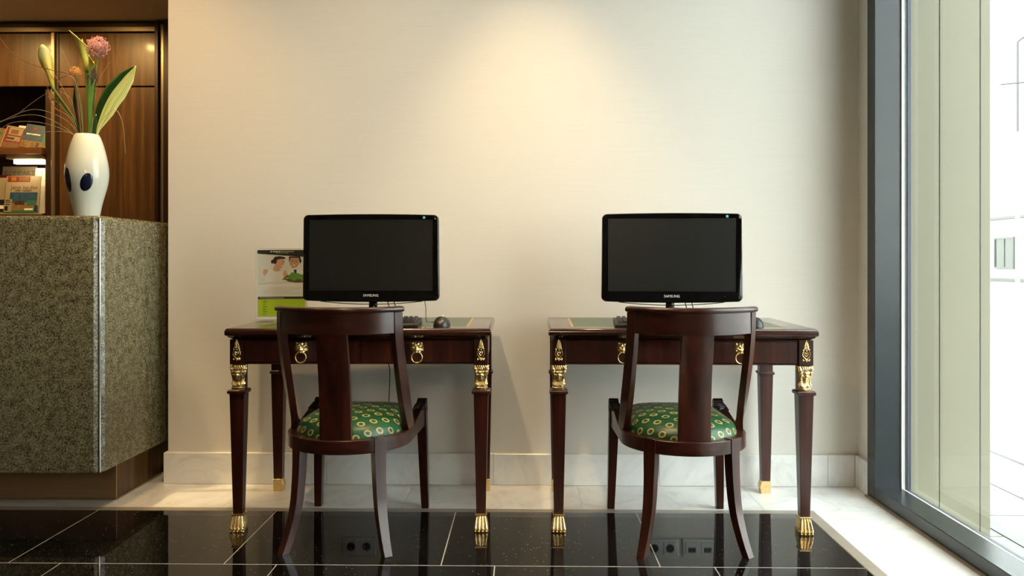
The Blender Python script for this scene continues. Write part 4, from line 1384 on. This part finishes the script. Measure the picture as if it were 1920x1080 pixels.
def make_mouse(label, loc, rz, cable):
    m = thing('computer_mouse', label, 'mouse', loc, rz, 'black mice on the desks')
    b = BM(); rings = []
    L, Wd, Hh = 0.058, 0.033, 0.038
    N_, n = 14, 20
    for i in range(N_ + 1):
        v_ = -1 + 2 * i / N_
        y = L * v_
        k_ = math.sqrt(max(0.02, 1 - abs(v_) ** 2.6))
        hh = Hh * (0.62 + 0.38 * math.cos((v_ + 0.25) * 1.5)) * k_
        rings.append([(Wd * k_ * math.copysign(abs(math.cos(a)) ** 0.8, math.cos(a)), y, max(0.0, hh * math.sin(a)) if a <= PI else 0.0) for a in [PI * q / (n - 1) for q in range(n)]])
    loft(b, rings, True, True); mb = obj('mouse_body', b, MAT['gloss_black'], m, smooth=50)
    mb.data.materials[0] = MAT['mouse']
    b = BM(); torus(b, (0, 0.030, 0.027), 0.008, 0.003, 'x', 16, 8); obj('scroll_wheel', b, MAT['grey_print'], m, smooth=60)
    b = BM(); tube(b, catmull(cable, 8), 0.0016, 6); obj('mouse_cable', b, MAT['cable'], m, smooth=60)
    return m


MAT['mouse'] = plain('satin_black_plastic', (0.012, 0.012, 0.012), 0.34)
make_mouse('black mouse on green leather of the left desk, right of the keyboard', (-0.323, 3.095, ZT), 0.0,
           [(0, 0.055, 0.010), (-0.01, 0.10, 0.003), (-0.05, 0.17, 0.002), (-0.085, 0.205, 0.004), (-0.092, 0.23, 0.06), (-0.10, 0.225, 0.11)])
make_mouse('black mouse on the right desk mostly hidden behind the chair back', (0.876, 3.085, ZT), 0.0,
           [(0, 0.055, 0.010), (-0.01, 0.10, 0.003), (-0.06, 0.2, 0.002), (-0.12, 0.22, 0.002), (-0.18, 0.21, 0.002)])

# ------------------------------------------------------------------ photo card in its acrylic stand
card = thing('menu_card', 'printed photo card in an acrylic stand on the left desk', 'sign', (-1.034, 3.375, ZT), math.radians(0.5))
CWd, CHt = 0.216, 0.302
b = BM(); box(b, (-CWd / 2 - 0.002, -0.075, 0), (CWd / 2 + 0.002, 0.06, 0.002)); box(b, (-CWd / 2 - 0.002, -0.0035, 0.002), (CWd / 2 + 0.002, -0.0022, CHt + 0.004)); box(b, (-CWd / 2 - 0.002, 0.0012, 0.002), (CWd / 2 + 0.002, 0.0025, CHt + 0.004))
obj('acrylic_stand', b, MAT['acrylic'], card)
b = BM(); box(b, (-CWd / 2, -0.001, 0.004), (CWd / 2, 0.001, 0.004 + CHt - 0.002)); sheet = obj('printed_sheet', b, MAT['white_print'], card)
lay = [0]
pm = []
b = BM()


def P2(pts, mat):
    lay[0] += 1
    if mat not in pm: pm.append(mat)
    y = -0.00102 - 0.000025 * lay[0]
    vs_ = [b.verts.new((x * CWd - CWd / 2, y, 0.004 + z * (CHt - 0.002))) for x, z in pts]
    f_ = b.faces.new(vs_); f_.material_index = pm.index(mat)


def ell(cx, cz, rx, rz_, mat, rot=0.0, n=18):
    asp = CWd / CHt
    pts = []
    for k in range(n):
        a = 2 * PI * k / n
        u, v_ = rx * math.cos(a), rz_ * math.sin(a)
        pts.append((cx + u * math.cos(rot) - v_ * math.sin(rot) / asp * 1.0, cz + u * math.sin(rot) * asp + v_ * math.cos(rot)))
    P2(pts, mat)


P2([(0.04, 0.49), (0.97, 0.52), (0.97, 0.90), (0.04, 0.90)], 'grey_print')
P2([(0.04, 0.33), (0.97, 0.33), (0.97, 0.52), (0.04, 0.49)], 'white_print')
P2([(0.04, 0.49), (0.5, 0.535), (0.5, 0.54), (0.04, 0.497)], 'skin_print')
# woman: shoulder, dress, neck, head, hair
ell(0.19, 0.665, 0.055, 0.045, 'skin_print')
P2([(0.18, 0.52), (0.20, 0.64), (0.27, 0.70), (0.42, 0.685), (0.56, 0.67), (0.60, 0.55), (0.5, 0.53)], 'white_print')
P2([(0.33, 0.70), (0.37, 0.77), (0.47, 0.76), (0.48, 0.69), (0.40, 0.675)], 'skin_print')
ell(0.47, 0.795, 0.085, 0.085, 'skin_print', -0.25)
P2([(0.36, 0.78), (0.33, 0.84), (0.37, 0.885), (0.47, 0.895), (0.57, 0.88), (0.585, 0.855), (0.50, 0.855), (0.42, 0.845), (0.40, 0.79)], 'hair_print')
ell(0.325, 0.815, 0.03, 0.028, 'hair_print')
ell(0.545, 0.815, 0.012, 0.006, 'hair_print')
ell(0.52, 0.755, 0.022, 0.008, 'white_print')
P2([(0.53, 0.66), (0.58, 0.70), (0.64, 0.62), (0.62, 0.55), (0.56, 0.56)], 'skin_print')
# man
P2([(0.60, 0.58), (0.66, 0.70), (0.85, 0.71), (0.97, 0.66), (0.97, 0.55)], 'white_print')
P2([(0.66, 0.885), (0.85, 0.885), (0.87, 0.82), (0.80, 0.74), (0.72, 0.725), (0.665, 0.78)], 'skin_print2')
P2([(0.65, 0.80), (0.65, 0.89), (0.87, 0.89), (0.90, 0.82), (0.87, 0.79), (0.84, 0.87), (0.68, 0.87)], 'hair_print')
ell(0.72, 0.825, 0.014, 0.006, 'hair_print'); ell(0.79, 0.82, 0.014, 0.006, 'hair_print'); ell(0.75, 0.765, 0.03, 0.008, 'white_print')
P2([(0.74, 0.70), (0.80, 0.705), (0.80, 0.65), (0.77, 0.64)], 'navy_print')
# bowl of salad
P2([(0.55, 0.575), (0.97, 0.57), (0.97, 0.525), (0.80, 0.52), (0.64, 0.535)], 'brown_print')
for cx, cz, r in ((0.66, 0.60, 0.05), (0.73, 0.63, 0.06), (0.82, 0.61, 0.07), (0.90, 0.60, 0.06), (0.93, 0.575, 0.05), (0.75, 0.585, 0.06)): ell(cx, cz, r, r * 0.62, 'green_print')
P2([(0.52, 0.565), (0.54, 0.56), (0.64, 0.62), (0.62, 0.625)], 'hair_print')
# header band with worn lettering, lower lime field
P2([(0.03, 0.93), (0.97, 0.885), (0.97, 0.98), (0.03, 0.98)], 'header_print')
ell(0.30, 0.958, 0.018, 0.010, 'white_print', 0.5)
for k in range(5): P2([(0.335 + k * 0.030, 0.950), (0.358 + k * 0.030, 0.950), (0.358 + k * 0.030, 0.966), (0.335 + k * 0.030, 0.966)], 'white_print')
for k in range(9): P2([(0.490 + k * 0.030, 0.9515), (0.506 + k * 0.030, 0.9515), (0.506 + k * 0.030, 0.965), (0.490 + k * 0.030, 0.965)], 'grey_print')
for k in range(6): P2([(0.40 + k * 0.043, 0.936), (0.425 + k * 0.043, 0.936), (0.425 + k * 0.043, 0.941), (0.40 + k * 0.043, 0.941)], 'grey_print')
P2([(0.04, 0.045), (0.97, 0.045), (0.97, 0.29), (0.04, 0.29)], 'lime_print')
P2([(0.04, 0.285), (0.97, 0.295), (0.97, 0.325), (0.04, 0.32)], 'header_print')
for k in range(14): P2([(0.08 + k * 0.034, 0.300), (0.10 + k * 0.034, 0.300), (0.10 + k * 0.034, 0.308), (0.08 + k * 0.034, 0.308)], 'white_print')
for k in range(6): P2([(0.14, 0.25 - k * 0.036), (0.22 - 0.02 * (k % 2), 0.25 - k * 0.036), (0.22 - 0.02 * (k % 2), 0.256 - k * 0.036), (0.14, 0.256 - k * 0.036)], 'header_print')
for k in range(5): P2([(0.08, 0.46 - k * 0.024), (0.9 - 0.05 * (k % 3), 0.465 - k * 0.024), (0.9 - 0.05 * (k % 3), 0.470 - k * 0.024), (0.08, 0.465 - k * 0.024)], 'grey_print')
obj('print', b, [MAT[q] for q in pm], sheet)


# ------------------------------------------------------------------ wall sockets and cables under the desks
def socket_plate(label, x, z, kind):
    S_ = thing('wall_socket', label, 'socket', (x, YW, z), 0, 'socket plates on the wall under the desks')
    b = BM(); box(b, (-0.076, -0.010, -0.041), (0.076, -0.0005, 0.041)); obj('socket_plate', b, MAT['socket'], S_, bevel=0.003)
    for s in (-1, 1):
        b = BM(); box(b, (s * 0.0355 - 0.028, -0.014, -0.028), (s * 0.0355 + 0.028, -0.0098, 0.028)); ins = obj('insert', b, MAT['socket'], S_, bevel=0.0015)
        b = BM()
        if kind == 'power':
            lathe(b, [(0.0001, 0.0), (0.019, 0.0), (0.019, 0.0012), (0.0001, 0.0012)], 24)
            o = obj('socket_recess', b, MAT['socket_dark'], ins, loc=(s * 0.0355, -0.0139, 0), rot=(PI / 2, 0, 0))
        else:
            box(b, (s * 0.0355 - 0.017, -0.0152, -0.004), (s * 0.0355 + 0.017, -0.0138, 0.018)); obj('port', b, MAT['socket_dark'], ins)
    return S_


socket_plate('double power socket on the wall under the left desk', -0.76, 0.285, 'power')
socket_plate('double power socket on the wall behind the right chair', 0.62, 0.285, 'power')
socket_plate('double network socket on the wall behind the right chair', 0.79, 0.285, 'data')
b = BM(); tube(b, catmull([(0, 0, 0.70), (0.002, 0.0, 0.60), (0.0, 0.002, 0.56), (0.008, 0.0, 0.52), (0.004, 0.01, 0.42), (0.0, 0.012, 0.34)], 6), 0.0022, 6)
o = obj('hanging_cable', b, MAT['cable'], None, smooth=60, loc=(-0.622, 3.615, 0))
props(o, 'thin dark cable hanging down behind the left desk', 'cable')
